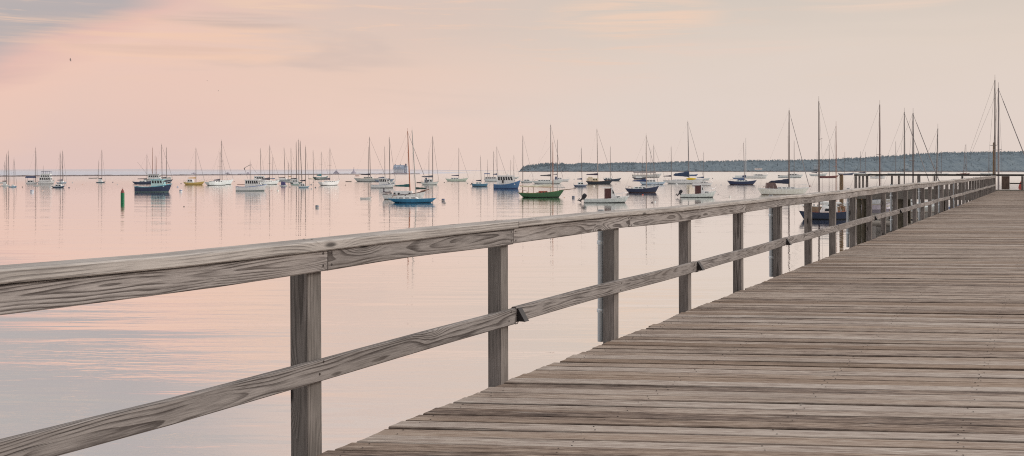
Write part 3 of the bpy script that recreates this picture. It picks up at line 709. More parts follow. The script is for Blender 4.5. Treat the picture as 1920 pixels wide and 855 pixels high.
sailboat('light blue hulled sloop at the right front of the dense cluster',558.6,580.8,352,(140,172,190),masts=[(573,275)],cabin=(563,573,344,W),booms=[(0,562,339,DCOV,3)],det=1)
sailboat('beige sailboat right of the dense cluster, nearly stern on',579,593.5,336,(204,190,168),yaw=R(35),masts=[(587.5,282,586.8)],det=0)
sailboat('dark grey green sailboat seen from astern near the breakwater',596,609,337,(84,98,98),yaw=R(66),L=12,masts=[(602.4,285)],booms=[(0,0,329,TEAL,4)],det=0)
sailboat('white sailboat seen from astern, alone right of the dense cluster',610,627,348,W,yaw=R(62),L=9.5,masts=[(618.6,278)],booms=[(0,0,336,DCOV,4)],cabin=(613,624,339),det=1)
dinghy('tiny dark skiff left of the long grey yawl',648,660,341,(90,76,74),fbd=.12)
# --- big middle group
sailboat('long grey yawl with dark sail cover and a dinghy on davits',664,724,340.7,(172,176,174),masts=[(694.5,257.5,692.8),(690.8,275,690.6)],booms=[(0,676,327.5,DCOV,3.4)],cabin=(682,700,331.5,W2),deckc=TAN,det=1,stay=.05,fb=(.12,.1,.13),
  extra=lambda e,lx,hz,zs,L,B,m:MB().box(lx(665.5),lx(674),-B*.2,B*.2,hz(330.5),hz(328.8),0,.2,.1).build('davit_dinghy',paint((150,116,108)),e,bevel=.08))
sailboat('blue covered sailboat behind the white cabin cruiser',702,740,341,(120,138,160),masts=[(721.8,275,721.4)],booms=[(0,709,333,BCOV,2.4)],cabin=(715,728,335),det=0,stay=False)
sailboat('tall white sloop right of the white cabin cruiser, left of the brown mast',716,742,343.5,W2,masts=[(731.2,257,729.8)],cabin=(720,732,337),booms=[(0,721,336,BCOV,2)],det=1,stay=.05)
motorboat('white cabin cruiser with low wheelhouse behind the white pilot cutter',696,741,352.5,(206,210,210),house=(711,728,334.5),roof=(.03,W),nwin=4,fb=(.14,.14,.2),stripe=(120,130,150),name='cabin_cruiser')
def ketchx(e,lx,hz,zs,L,B,m):
    for q in (740.5,748.5,768.5):
        for s in (-1,1): MB().tube((lx(q),s*B*.305,hz(363)),(lx(q),s*B*.33,hz(363)),.17,.17,10).build('porthole',glass(),e)
    f=MB(); f.add([(lx(718),0,hz(360)),(lx(721.5),0,hz(360)),(lx(720.2),0.05,hz(352.5)),(lx(719),0,hz(352.5))],[(0,1,2,3),(3,2,1,0)]); f.tube((lx(718.5),0,hz(366)),(lx(719.5),0,hz(351.5)),.025,.02,5); f.build('ensign',paint((58,50,66),.9),e)
    MB().box(lx(720),lx(737),-B*.44,-B*.2,hz(362.6),hz(358.8),0,.3,.1).build('stowed_dinghy',paint((112,104,104)),e,bevel=.1)
    MB().box(lx(752),lx(762),-B*.47,-B*.42,hz(367),hz(364)).build('side_cover',paint((80,80,90)),e)
sailboat('white pilot cutter with tall brown wooden mast, teal sail cover and bowsprit',717,798,374,(206,208,204),masts=[(769,246,764.3,(140,84,58),2,1.15)],booms=[(0,738,349,(36,82,84),6,BRN)],cabin=(738,776,358,(222,226,226)),win=0,sprit=(805,355),stripe=(90,66,60),boot=(120,126,126),deckc=W,det=2,fb=(.135,.115,.21),ov=(.05,.08),extra=ketchx,stay=.035,name='pilot_cutter')
sailboat('bright blue classic sloop with long overhangs in front of the white pilot cutter',727,818.5,380,(24,116,164),masts=[(780.5,244,772.6,(150,146,142),2)],booms=[(0,800,354,(48,66,66),4)],cabin=(745,785,369,W),stripe=(40,130,176),boot=(30,62,88),deckc=W2,det=2,fb=(.092,.083,.098),ov=(.15,.12),tw=.25,stay=False,B=2.6)
sailboat('light grey ketch with a dark sail cover and hard dodger, right of the brown mast',789,823,346.6,(198,204,200),masts=[(811.5,256,811.3),(804.3,284)],booms=[(0,790,331.5,(86,92,104),4)],cabin=(795,812,336,W2),dodger=(797,803,333,(86,92,104)),stripe=(150,150,148),det=2,stay=.04,fb=(.14,.13,.2))
dinghy('dark inflatable dinghy at the stern of the light grey ketch',781,791,343,(86,78,80),fbd=.2)
sailboat('cream green sloop with a blue boom cover alone in the open',835,878.5,340,(182,196,180),masts=[(860.3,278)],booms=[(0,846,329.3,(60,62,88),2.2)],cabin=(845,861,333.2,W2),stripe=(200,204,190),det=1,stay=.04,fb=(.13,.1,.16))
dinghy('empty white rowing dinghy on a long line left of the white pilot cutter',675.5,697,373,(214,214,210),fbd=.15)
# --- blue lobster boat group
sailboat('small blue daysailer with an outboard and a drooping dark sail cover',884.5,914.5,349.8,(60,116,150),masts=[(902.5,294,901)],booms=[(0,892,339,(58,58,72),3)],cabin=(892,904,341.5,W2),stripe=(120,160,180),det=1,stay=False,motor=True,fb=(.19,.17,.2),ov=(.04,.06))
sailboat('white motor sailer under a blue bimini left of the blue lobster boat',907,935,340.2,W2,masts=[(914.5,300)],cabin=(909,932,331.5,(188,186,186)),extra=lambda e,lx,hz,zs,L,B,m:(MB().box(lx(907.5),lx(919),-B*.34,B*.34,hz(326.4),hz(324.8),0,.1,.25).build('bimini',paint((84,96,126),.85),e,bevel=.04),[MB().tube((lx(q),s*B*.3,zs(.1)),(lx(q),s*B*.3,hz(326.4)),.03,.03,5).build('bimini_post',paint(ALU),e) for q in (908.5,917.5) for s in (1,-1)]),det=1,fb=(.16,.15,.18),stay=False)
sailboat('white sloop with long furled jib behind the blue lobster boat',915,951,338,W2,masts=[(932.3,275,931.5)],booms=[(0,924,327,BCOV,3)],cabin=(920,932,332),det=0,stay=.06)
sailboat('slim masted sailboat left behind the blue lobster boat wheelhouse',914,936,336,W2,masts=[(925.5,284)],det=0)
sailboat('far sailboat behind the wheelhouse of the blue lobster boat',949,974,335,W2,masts=[(963.5,291)],det=0)
sailboat('far short masted sailboat above the blue lobster boat roof',948,966,333.5,W2,masts=[(957.5,300)],det=0)
motorboat('blue lobster boat with tall white wheelhouse and five side windows',925.5,976,354,(52,98,148),house=(932,966,329.5),roof=(.02,(214,216,214)),hcol=(216,214,206),stripe=(70,112,158),boot=(44,64,104),nwin=6,fb=(.18,.17,.33),trunkc=(200,204,204),extra=lambda e,lx,hz,zs,L,B,m:MB().tube((lx(943),-B*.45-.05,hz(338)),(lx(943),-B*.45-.05,hz(343)),.22,.22,10).build('fender',paint((34,34,42)),e))
sailboat('pale grey sailboat with tall mast right of the blue lobster boat',975,1001,342.5,(186,192,194),masts=[(980.3,254.5)],booms=(),cabin=(982,994,336.5),det=1,stay=.035,fb=(.14,.12,.16))
sailboat('long white sloop with a dark grey sail cover behind the green sloop',997,1056.5,344.8,(196,202,200),masts=[(1033,234,1032.6,ALU,2)],booms=[(0,1012,329.5,(86,84,86),4)],cabin=(1008,1034,337,W2),det=2,stay=.045,fb=(.1,.09,.13))
sailboat('white sailboat with covered cockpit behind the bow of the long white sloop',1036,1069,340,W,masts=[(1045,262)],booms=[(0,1037,327,DCOV,2)],cabin=(1040,1054,333),dodger=(1040,1046,331,(84,88,110)),det=1,stay=False)
def greenx(e,lx,hz,zs,L,B,m):
    MB().tube((lx(1036.5),0,hz(350.5)),(lx(973.5),0,hz(348.2)),.08,.05,8).build('gaff_boom',paint((176,150,128)),e)
    MB().tube((lx(1036.5),0,hz(350.8)),(lx(1060),0,hz(351.5)),.06,.04,8).build('club_boom',paint((150,150,150)),e)
    sail_cover(e,lx(975),lx(1034),hz(350),.1,.24,(206,190,172))
    for q in (990.5,1000,979.5): MB().tube((lx(q),0,zs(.2)),(lx(q),0,hz(349.5)),.04,.04,6).build('boom_crutch',paint((110,80,60)),e)
sailboat('green wooden sloop with bowsprit, brown mast and sail furled along its boom',971,1058,370,(52,104,62),masts=[(1036.8,267,1036.6,(142,92,66),0,1.1)],cabin=(1009.5,1029,358,(146,84,68)),sprit=(1080,353.5,(130,112,100)),stripe=(58,112,66),boot=(36,52,40),deckc=TAN,det=2,fb=(.105,.095,.165),ov=(.12,.12),extra=greenx,stay=False,win=3,name='wooden_sloop')
# --- centre right
sailboat('slate blue sloop with small boom left of the dark ketch',1075,1101.5,350.3,(104,116,142),masts=[(1091.5,278,1090)],booms=[(0,1081.5,336,BCOV,3)],cabin=(1083,1095,341.5,W2),det=1,stay=False,fb=(.15,.13,.17))
sailboat('dark hulled ketch with a cream deckhouse and dark boom awning',1098,1150,345.2,(42,50,64),masts=[(1121.3,242,1119.2,(150,140,134),2)],booms=[(0,1098.5,327.5,(66,60,76),4)],cabin=(1097,1122,334,(196,184,160)),dodger=(1102,1113,331.5,(190,176,156)),deckc=TAN,stripe=(56,60,78),det=2,stay=.045)
sailboat('dark blue sailboat bow on the right behind the dark hulled ketch',1131,1165,339.6,(52,68,88),masts=[(1144.3,275)],cabin=(1134,1148,333,W2),det=1,stay=False,fb=(.14,.11,.18))
def skiffx(px):
    def f(e,lx,hz,zs,L,B,m):
        a,b,c,d,t,bw=px
        zf=.22
        cab=MB().box(lx(b),lx(c),-B*.34,B*.34,zs(.55)-.3,hz(t),0,0,.05,.55*(hz(t)-zs(.55)) ); cab=cab.build('cuddy_cabin',paint(W,.5),e,bevel=.04)
        MB().box(lx(a),lx(b)+.02,-B*.30,B*.30,.1,hz(t)-.08).build('cabin_back',paint((74,44,44),.6),cab)
        MB().box(lx(a)-.35,lx(c)-.5*(hz(t)-zs(.55)),-B*.38,B*.38,hz(t),hz(t)+.07).build('roof',paint((190,190,190)),cab,bevel=.02)
        for s in (-1,1):
            MB().add([(lx(b)+.18,s*(B*.34-.01),hz(t)-.75),(lx(c)-.5,s*(B*.34-.01),hz(t)-.75),(lx(c)-.72,s*(B*.32),hz(t)-.22),(lx(b)+.18,s*(B*.32),hz(t)-.22)],[(0,1,2,3) if s<0 else (3,2,1,0)]).build('window',glass(),cab)
        trunk('foredeck_cabin',e,lx(c)-.4,lx(d),B*.5,zs(.7)-.15,zs(.7)+.28,W,.0,.5,.15,1,front=False)
        outboard(e,-L/2-.1,zs(0)+.12,bw)
        MB().box(-L/2+.15,-L/2+.5,-B*.3,B*.3,zs(0)-.1,zs(0)+.02).build('stern_seat',paint(W2),e)
    return f
motorboat('white outboard skiff with a dark backed cuddy, nearest to the rail',1095,1180,380,(190,198,196),boot=(70,74,74),stripe=(206,210,208),deckc=W2,fb=(.088,.088,.16),B=2.1,name='skiff',extra=skiffx((1134,1145,1158,1168,352.5,1.15)))
sailboat('navy sloop with blue boom cover lying behind the nearest white skiff',1172,1236,361,(34,46,80),masts=[(1212,254,1211.6,(140,126,118),2)],booms=[(0,1185,339.5,(46,62,98),5)],cabin=(1188,1213,350,W2),stripe=(52,62,94),boot=(78,62,64),deckc=W2,det=2,fb=(.13,.115,.2),ov=(.1,.11),stay=.035)
def ferryx(e,lx,hz,zs,L,B,m):
    MB().box(lx(1188),lx(1228),-B*.36,B*.36,hz(324.2),hz(322.8)).build('upper_deck_roof',paint((126,120,124)),e)
    for q in range(1190,1228,6):
        for s in (1,-1): MB().tube((lx(q),s*B*.33,hz(328)),(lx(q),s*B*.33,hz(324)),.08,.08,5).build('roof_post',paint((140,136,134)),e)
motorboat('long grey excursion boat with an open upper deck behind the navy sloop',1186,1241,333,(186,184,180),house=(1190,1232,328),roof=(.02,(150,146,146)),nwin=9,masts=[(1220.5,280,ALU),(1205,292,ALU)],fb=(.1,.09,.14),name='excursion_boat',extra=ferryx,fwd=False)
sailboat('dark hulled sailboat partly hidden behind the pale blue one at the excursion boat stern',1187,1213,336.5,(58,60,78),masts=(),cabin=(1192,1204,331,W2),det=0)
sailboat('pale blue sloop behind the bow of the navy sloop',1199,1249,346.5,(164,186,206),masts=[(1226.5,273,1225.8)],cabin=(1210,1230,337,W),stripe=(190,206,218),det=1,stay=.03,fb=(.12,.1,.13))
sailboat('white sailboat with dark boom behind the stern of the big covered sloop',1243,1272,341,W2,masts=[(1259,275,1258.4)],booms=[(0,1243,330.5,(56,54,72),3)],det=0,stay=False)
sailboat('far blue hulled sailboat behind the navy sail cover of the big white sloop',1284,1309,330.2,(80,102,150),masts=(),cabin=(1290,1300,326,W2),det=0)
def bagx(e,lx,hz,zs,L,B,m):
    rings=[]
    for k in range(7):
        u=k/6; r=.38*math.sin(math.pi*(.12+.76*u)); rings.append([(lx(1286)+(lx(1305)-lx(1286))*u,-.5+math.cos(a)*r*.8,hz(336)+.1+math.sin(a)*r) for a in [q*math.pi/4 for q in range(8)]])
    MB().ring_loft(rings).build('sail_bag',paint((226,166,40),.8),e)
sailboat('big white sloop with a swelling navy sail cover and a yellow bag on deck',1246.5,1320,344.8,(206,208,206),masts=[(1292,228,1289.6,(112,106,106),2)],booms=[(0,1262,328.5,(46,60,84),11)],cabin=(1262,1288,336.5,W),stripe=(190,192,196),boot=(90,92,96),det=2,stay=.05,fb=(.1,.09,.14),extra=bagx)
sailboat('far sailboat with blue boom cover right of the big white sloop',1303,1332,338,W2,masts=[(1319.8,286,1319.4)],booms=[(0,1306,333,BCOV,3)],det=0,stay=False)
motorboat('small white runabout with a low windscreen behind the second skiff',1299,1336,348.3,W,house=(1313,1324,340.5),nwin=2,fb=(.15,.14,.17),name='runabout',antenna=False,stripe=(190,180,180),boot=(150,140,140))
motorboat('white outboard skiff with cuddy further right, behind the cap rail',1276,1343,370,(196,204,200),boot=(70,74,74),stripe=(208,212,208),deckc=W2,fb=(.1,.1,.19),B=2.0,name='skiff',extra=skiffx((1304,1313,1323,1333,347,1.05)))
sailboat('navy sloop with a blue furled sail at the foot of its mast',1364,1419,346.3,(34,50,92),masts=[(1396,268,1394.3,(120,110,108),1)],booms=[(0,1382,337,(44,66,108),2)],cabin=(1380,1402,337.5,W2),stripe=(52,68,106),boot=(74,58,60),deckc=W2,det=2,stay=False,fb=(.14,.11,.16))
sailboat('blue trimmed sailboat left behind the white trawler yacht',1373,1399,335.8,(96,120,160),masts=[(1398.6,259,1398.5,(176,172,170))],cabin=(1378,1392,329,W2),booms=[(0,1385,331,BCOV,4)],det=0,stay=.03)
motorboat('white trawler yacht with small wheelhouse aft under the wooded shore',1393,1440,334.3,(214,214,208),house=(1414,1430,327),roof=(.02,W),nwin=3,fb=(.11,.1,.15),name='trawler_yacht',fwd=False,masts=[(1410,303,ALU)],extra=lambda e,lx,hz,zs,L,B,m:MB().box(lx(1416),lx(1428),-B*.3,B*.3,hz(318),hz(315.8)).build('canopy',paint((190,176,170)),e))
def bigx(e,lx,hz,zs,L,B,m):
    for s in (-1,1):
        for q in (1447,1462,1478,1494,1508): MB().tube((lx(q),s*B*.4,zs((q-1422)/95)),(lx(q),s*B*.4,zs((q-1422)/95)+.6),.016,.016,5).build('stanchion',paint((180,178,178),.3),e)
    MB().lathe((lx(1518.5),0,zs(1)+.02),[(.06,0),(.14,.03),(.14,.09),(.06,.12),(.06,.3),(.14,.33),(.14,.38)],10).build('furling_drum',paint((110,60,50)),e)
sailboat('cream sloop with dark blue sail cover and brown dodger, just above the rail',1422,1518,365,(220,212,196),masts=[(1479.3,207,1479.6,(96,84,80),2,1.15)],booms=[(0,1441,342,(44,48,66),10)],cabin=(1446,1492,350.5,(226,224,220)),dodger=(1436,1457,342.5,(92,74,72)),stripe=(226,224,220),boot=(150,142,132),det=2,stay=.05,fb=(.13,.118,.15),ov=(.07,.12),extra=bigx)
# --- right, behind and beyond the railing
motorboat('white far motor cruiser behind the mast of the cream sloop',1460,1506,333.5,W2,house=(1478,1494,326),nwin=3,fb=(.11,.1,.14),name='motor_cruiser',masts=[(1489,264,ALU)])
sailboat('small far white sailboat left of the dark red one',1517,1552,330,W2,masts=[(1532,284)],det=0,booms=[(0,1521,324,DCOV,2)],stay=False)
sailboat('dark red wooden sailboat far off under the wooded shore',1533,1573,333.8,(128,72,72),masts=[(1555,272,1554.6)],deckc=(170,110,90),det=0,fb=(.1,.09,.13),stay=False)
sailboat('far slate hulled sailboat right of the dark red one',1571,1602,328.4,(96,104,128),masts=[(1584,285)],det=0,stay=False)
sailboat('far white sloop with dark boom cover left of the dock railing',1602,1635,329.8,W,masts=[(1622.6,285)],booms=[(0,1609,324,(66,64,80),2.4)],cabin=(1611,1624,326),det=0,stay=False)
sailboat('far sailboat with a faint thin mast behind the white sloop',1600,1626,327,W2,masts=[(1613.4,284)],det=0,stay=False)
motorboat('white far cabin cruiser at the left end of the dock railing',1633,1661,334.4,W,house=(1641,1655,328.5),nwin=3,fb=(.14,.13,.17),name='cabin_cruiser')
sailboat('far white sailboat just above the left corner of the dock railing',1664,1696,328.2,W2,masts=[(1679.6,265)],det=0,stay=False)
sailboat('far white sailboat above the middle of the dock railing',1752,1780,328.4,W,masts=[(1765.4,283)],booms=[(0,1757,324.5,DCOV,2)],det=0,stay=False)
sailboat('far brown schooner with two bare masts over the dock railing',1793,1819,328.6,(120,84,76),masts=[(1811.5,270,1811.2,(110,98,96)),(1806.5,272,1809.8,(110,98,96))],deckc=(140,100,84),booms=[(0,1799,325.6,(120,84,76),1.4)],det=0,stay=False)
sailboat('far pale sailboat with faint mast near the tall twin masts',1838,1864,327.6,W2,masts=[(1853,282)],det=0,stay=False)
# boats lying at the floats: hulls mostly hidden, masts clear above the rail
navyx=lambda e,lx,hz,zs,L,B,m:(MB().box(lx(1512),lx(1530),-B*.24,B*.24,zs(.4)-.3,zs(.4)-.1).build('cockpit_seat',paint((170,120,84)),e))
sailboat('navy sloop with varnished cockpit moored at the floating dock, seen through the rails',1498,1592,411,(28,44,76),face=-1,masts=[(1536,190,1535.3,(92,82,78),2,.85)],cabin=(1538,1568,388,(226,226,224)),booms=[(0,1580,382,W2,4)],deckc=(150,96,66),boot=(24,26,34),det=2,stay=False,fb=(.17,.14,.17),ov=(.05,.1),extra=navyx)
def atloc(label,px,Y,pytop,L,col,mc,th=1.,txd=0,ang=0,cov=None,stay=False,nsp=1):
    wl=HOR+EYE*F/Y; m=Y/F; half=L/m/2
    return sailboat(label,px-half*1.05,px+half*.95,wl,col,masts=[(px,pytop,px+txd,mc,nsp,th)],cabin=(px-half*.4,px+half*.3,wl-.17*L/m,W2),det=2,stay=stay,booms=[(0,px-half*.75,wl-.28*L/m,cov or DCOV,.35/m)])
atloc('wooden masted sailboat at the floats, right of the navy sloop',1567.6,106,236,6.6,(140,110,84),(122,84,70),.75)
atloc('white sailboat at the floats whose dark brown mast rises left of the dock corner',1649.6,110,196,7.5,W2,(92,72,68),.9)
atloc('white sloop with thin grey mast and stay behind the dock, left of a close pair',1695.6,112,210,7.5,W,(100,94,92),.85,stay=.035)
atloc('white sloop with thick grey mast and forestay behind the dock, right of a close pair',1712,100,212,7.4,W2,(88,82,82),1.05,stay=.04)
atloc('blue sailboat behind the dock with a mast leaning right toward its top',1754.5,104,241,6.2,(76,96,150),(104,98,96),.95,4)
atloc('grey sloop behind the pier end under the tallest mast with a wind vane',1865.5,92,150,8,(150,154,156),(92,82,78),.72)
atloc('white sloop behind the pier end under the shorter tall mast with long forestay',1872.2,88,165,8.6,W,(120,112,112),.9,stay=.04)
# ------------------------------------------------------------------ boardwalk
random.seed(21)
EX0=-3.605; SL=.54; ANG=math.atan2(1,SL); dv=Vector((SL,1)).normalized()
END_S=68.0/dv.y
def edge(s): return Vector((EX0+dv.x*s, dv.y*s))
pier=empty('pier',(EX0,0,DECK),ANG); tag(pier,'long weathered wooden pier with a plank deck running out into the harbour','pier')
m,t,b=newmat('weathered_planks')
tc=t.node('ShaderNodeTexCoord').outputs['Object']; x,y,z=t.sep(tc)
rn=t.node('ShaderNodeAttribute',attribute_name='plank').outputs['Fac']
rn2=t.math('FRACT',t.math('MULTIPLY',rn,17.31)); rn3=t.math('FRACT',t.math('MULTIPLY',rn,91.7))
xo=t.math('MULTIPLY_ADD',rn,91.,x); yo=t.math('MULTIPLY_ADD',rn2,13.,y)
fib=t.noise(t.comb(t.math('MULTIPLY',xo,5.),t.math('MULTIPLY',yo,75),0.),1.,4,.65,.2)
fine=t.noise(t.comb(t.math('MULTIPLY',xo,16),t.math('MULTIPLY',yo,150),0.),1.,2,.6)
blot=t.noise(t.comb(t.math('MULTIPLY',xo,1.4),t.math('MULTIPLY',yo,11),0.),1.,4,.6)
band=t.noise(t.comb(t.math('MULTIPLY',xo,.7),t.math('MULTIPLY',yo,24),0.),1.,2,.6,.5)
wide=t.noise(t.comb(t.math('MULTIPLY',x,.45),t.math('MULTIPLY',y,.5),0.),1.,3,.6)
f=t.math('MULTIPLY_ADD',fib,1.3,t.math('MULTIPLY_ADD',band,.5,t.math('MULTIPLY_ADD',fine,.6,t.math('MULTIPLY_ADD',blot,.5,-.98))))
f=t.math('ADD',f,t.math('MULTIPLY_ADD',rn2,.42,-.21))
f=t.math('ADD',f,t.math('MULTIPLY_ADD',wide,.3,-.15))
col=t.ramp(f,[(.0,lin((52,43,40))),(.28,lin((112,97,89))),(.52,lin((158,142,131))),(.9,lin((208,197,186)))])
col=t.mix(t.math('MULTIPLY',t.smooth(t.math('MULTIPLY_ADD',blot,.6,t.math('MULTIPLY',rn3,.5)),.45,.8),.42),col,lin((150,126,106)))
col=t.mix(t.math('MULTIPLY',t.smooth(t.math('MULTIPLY_ADD',band,.5,t.math('MULTIPLY',rn2,.5)),.5,.8),.3),col,lin((136,126,126)))
crk=t.noise(t.comb(t.math('MULTIPLY',xo,1.1),t.math('MULTIPLY',yo,48),0.),1.,3,.7)
cm=t.smooth(crk,.64,.70); col=t.mix(t.math('MULTIPLY',cm,.85),col,lin((46,38,36)))
acr=t.node('ShaderNodeAttribute',attribute_name='across').outputs['Fac']
edge_n=t.noise(t.comb(t.math('MULTIPLY',x,2.),t.math('MULTIPLY',y,3.),2.),1.,3)
col=t.mix(t.math('MULTIPLY',t.smooth(t.math('MULTIPLY_ADD',edge_n,.3,acr),.98,1.22),.6),col,lin((58,50,46)))
pale=t.smooth(t.noise(t.comb(t.math('MULTIPLY',xo,2.6),t.math('MULTIPLY',yo,26),7.),1.,4,.7),.6,.72)
col=t.mix(t.math('MULTIPLY',pale,.5),col,lin((204,197,190)))
dk=t.smooth(t.noise(t.comb(t.math('MULTIPLY',x,.5),t.math('MULTIPLY',y,1.4),4.),1.,3),.55,.75)
col=t.mix(t.math('MULTIPLY',dk,.3),col,lin((92,88,80)))
t.put(b.inputs['Base Color'],col); b.inputs['Roughness'].default_value=.8; b.inputs['Specular IOR Level'].default_value=.22
bp=t.node('ShaderNodeBump'); bp.inputs['Strength'].default_value=.8; bp.inputs['Distance'].default_value=.004
t.put(bp.inputs['Height'],t.math('SUBTRACT',t.math('MULTIPLY_ADD',fib,1.,t.math('MULTIPLY',fine,.3)),cm)); t.put(b.inputs['Normal'],bp.outputs[0])
PLANK=m
PA=-math.atan(.085); pu=Vector((math.cos(PA),math.sin(PA))); pv=Vector((-pu.y,pu.x))
vs=[];fs=[];mi=[];pl=[];ac=[]
nail=[]
SHE=pu.dot(dv)/pv.dot(dv)
v=pv.dot(edge(.6)); vend=pv.dot(edge(END_S))
while v<vend:
    wdt=.137+random.uniform(-.003,.003); gap=random.choice((.004,.005,.006,.006,.008,.011,.02))
    den=pv.dot(dv); s=(v-pv.dot(Vector((EX0,0))))/den
    P0=edge(s); u0=pu.dot(P0)+random.uniform(-.009,.009)+ (random.random()<.08)*.02; dY=P0.y
    near=dY<20
    ulen=8.4; brk=[u0,u0+ulen]
    seed=random.random()
    for pi_ in range(1):
        a,b2=brk; n=12 if near else 4
        z0=random.uniform(-.004,.0035); tw=random.uniform(-.003,.003); bw=random.uniform(-.004,.004); wv=random.uniform(0,6)
        o=len(vs); shear=SHE*random.uniform(.8,1.0)
        for i in range(n+1):
            u=a+(b2-a)*i/n; dz=z0+ .003*math.sin(u*1.3+wv)
            yb=v+bw*math.sin((u-a)*.5+wv)+random.uniform(-.0012,.0012); e1=random.uniform(.004,.008); e2_=random.uniform(.004,.008); dp=random.uniform(.003,.007)
            sec=((0,-.04),(0,-dp),(e1,0),(wdt*.5,-.0025),(wdt-e2_,0),(wdt,-dp),(wdt,-.04))
            for (q,zz) in sec: vs.append((u+shear*q,yb+q,zz+dz+tw*(q/wdt-.5))); ac.append(abs(q/wdt-.5)*2)
        for i in range(n):
            for j in range(6):
                k=o+i*7+j; fs.append((k,k+7,k+8,k+1)); mi.append(0); pl.append(seed)
        fs.append(tuple(o+j for j in range(7))); mi.append(0); pl.append(seed)
        fs.append(tuple(o+n*7+j for j in range(6,-1,-1))); mi.append(0); pl.append(seed)
        if near:
            for un in (.14,.75,1.35,1.95,2.55,3.15):
                for q in (.03,wdt-.03): nail.append((u0+un*1.6-.08+random.uniform(-.01,.01),v+q+random.uniform(-.006,.006),z0+.002))
    v+=wdt+gap+(random.random()<.12)*.004
rotp=Matrix.Rotation(PA,4,'Z')
me=bpy.data.meshes.new('deck'); me.from_pydata(vs,[],fs); me.materials.append(PLANK); me.update()
a=me.attributes.new('plank','FLOAT','FACE'); a.data.foreach_set('value',pl)
a=me.attributes.new('across','FLOAT','POINT'); a.data.foreach_set('value',ac)
deck=bpy.data.objects.new('deck',me); COL.objects.link(deck); deck.parent=pier
deck.matrix_parent_inverse=Matrix.Identity(4)
wm=Matrix.Translation((0,0,DECK))@rotp
DM=(Matrix.Translation((EX0,0,DECK))@Matrix.Rotation(ANG,4,'Z')).inverted()@wm
deck.matrix_local=DM
mb=MB()
for (x_,y_,z_) in nail: mb.lathe((x_,y_,z_-.002),[(.0048,0),(.0044,.0014)],6)
nh=mb.build('nail_heads',paint((44,38,36),.5,.2,.4),pier); nh.matrix_local=DM; tag(nh,kind='stuff')
RAILW=wood('rail_wood',(80,73,71),(176,169,166),'X',.0115,(140,130,124),amp=1.75)
CAPW=wood('cap_wood',(128,122,119),(196,189,184),'X',.015,(160,151,144),seed=3,amp=.7)
POSTW=wood('post_wood',(72,66,63),(158,150,146),'Z',.0105,(126,122,118),seed=7,amp=.6)
DKW=wood('dark_timber',(52,48,42),(98,90,80),'X',.014,(66,70,56),seed=9,amp=.6)
PILEW=wood('piling_wood',(60,54,46),(112,102,88),'Z',.02,(60,72,50),seed=5,amp=.6)
for k,(y0,y1) in enumerate(((.0,-.09),(-1.7,-1.8),(-3.6,-3.7),(-5.4,-5.5))):
    MB().box(.4,END_S,min(y0-.02,y1-.02),max(y0-.02,y1-.02),-.33,-.05).build('stringer',DKW,pier)
s=3.
while s<END_S:
    for yy in (-.25,-5.2):
        MB().lathe((s,yy,-DECK-2),[(.17,0),(.15,DECK+1.66)],14).build('piling',PILEW,pier)
    MB().box(s-.12,s+.12,-5.9,.25,-.62,-.34).build('cross_beam',DKW,pier)
    s+=3.864
# ------------------------------------------------------------------ railing
rail=empty('railing',(EX0,0,DECK),ANG); tag(rail,'weathered grey wooden railing of posts, cap and lower rail along the left pier edge','railing')
SP=1.932; s_post=lambda n: 5.603+SP*(n-2)
NP=38
def sag(s):  return .006*math.sin(s*.9)+.004*math.sin(s*2.1+1)
CAPT={0:.004,1:.004}
proto=None
pm=MB().box(-.05,.05,.0,.1,-.36,1.012).build('post',POSTW,rail,bevel=.004); pm.location=(s_post(0)-.05,.001,0)
for n in range(1,NP+1):
    o=pm.copy(); COL.objects.link(o); o.parent=rail; o.location=(s_post(n)-.05,.001+random.uniform(-.003,.003),random.uniform(-.01,.0)); o.rotation_euler=(random.uniform(-.006,.006),random.uniform(-.004,.004),0)
    if n==2: o.scale=(1.06,1.1,1)
    if n%3==1 and n>=4:
        c=MB(); c.lathe((-.012,.136,-.03),[(.027,0),(.027,1.105)],14); pc=c.build('conduit_pipe',paint((150,156,160),.4,.08,.3),o)
        for z in (.23,.80):
            k=MB(); k.lathe((-.012,.136,z-.016),[(.0285,0),(.034,.004),(.034,.028),(.0285,.032)],14); k.box(-.03,.006,.099,.115,z-.016,z+.016)
            k.build('pipe_bracket',paint((176,182,186),.35,.05,.6),pc)
def board(name,s0,s1,y0,y1,z0,z1,mat,dz=0,parent=rail,bev=.005):
    L=s1-s0; mb=MB(); n=8; rings=[]
    zc=(z0+z1)/2; hz=(z1-z0)/2
    for i in range(n+1):
        u=-L/2+L*i/n; so=sag(s0+L*i/n)+dz+.003*math.sin(i*.8+s0); c=.006
        rings.append([(u,y0,-hz+c+so),(u,y0+c,-hz+so),(u,y1-c,-hz+so),(u,y1,-hz+c+so),(u,y1,hz-c+so),(u,y1-c,hz+so),(u,y0+c,hz+so),(u,y0,hz-c+so)])
    mb.ring_loft(rings,0,False)
    o=mb.build(name,mat,parent); o.location=(s0+L/2,0,zc); return o
def screws(par,pts,y):
    mb=MB()
    for s,z in pts:
        mb.tube((s,y-.0015,z),(s,y+.004,z),.0062,.0062,8)
    return mb.build('screw',paint((52,46,44),.5,.1,.5),par)
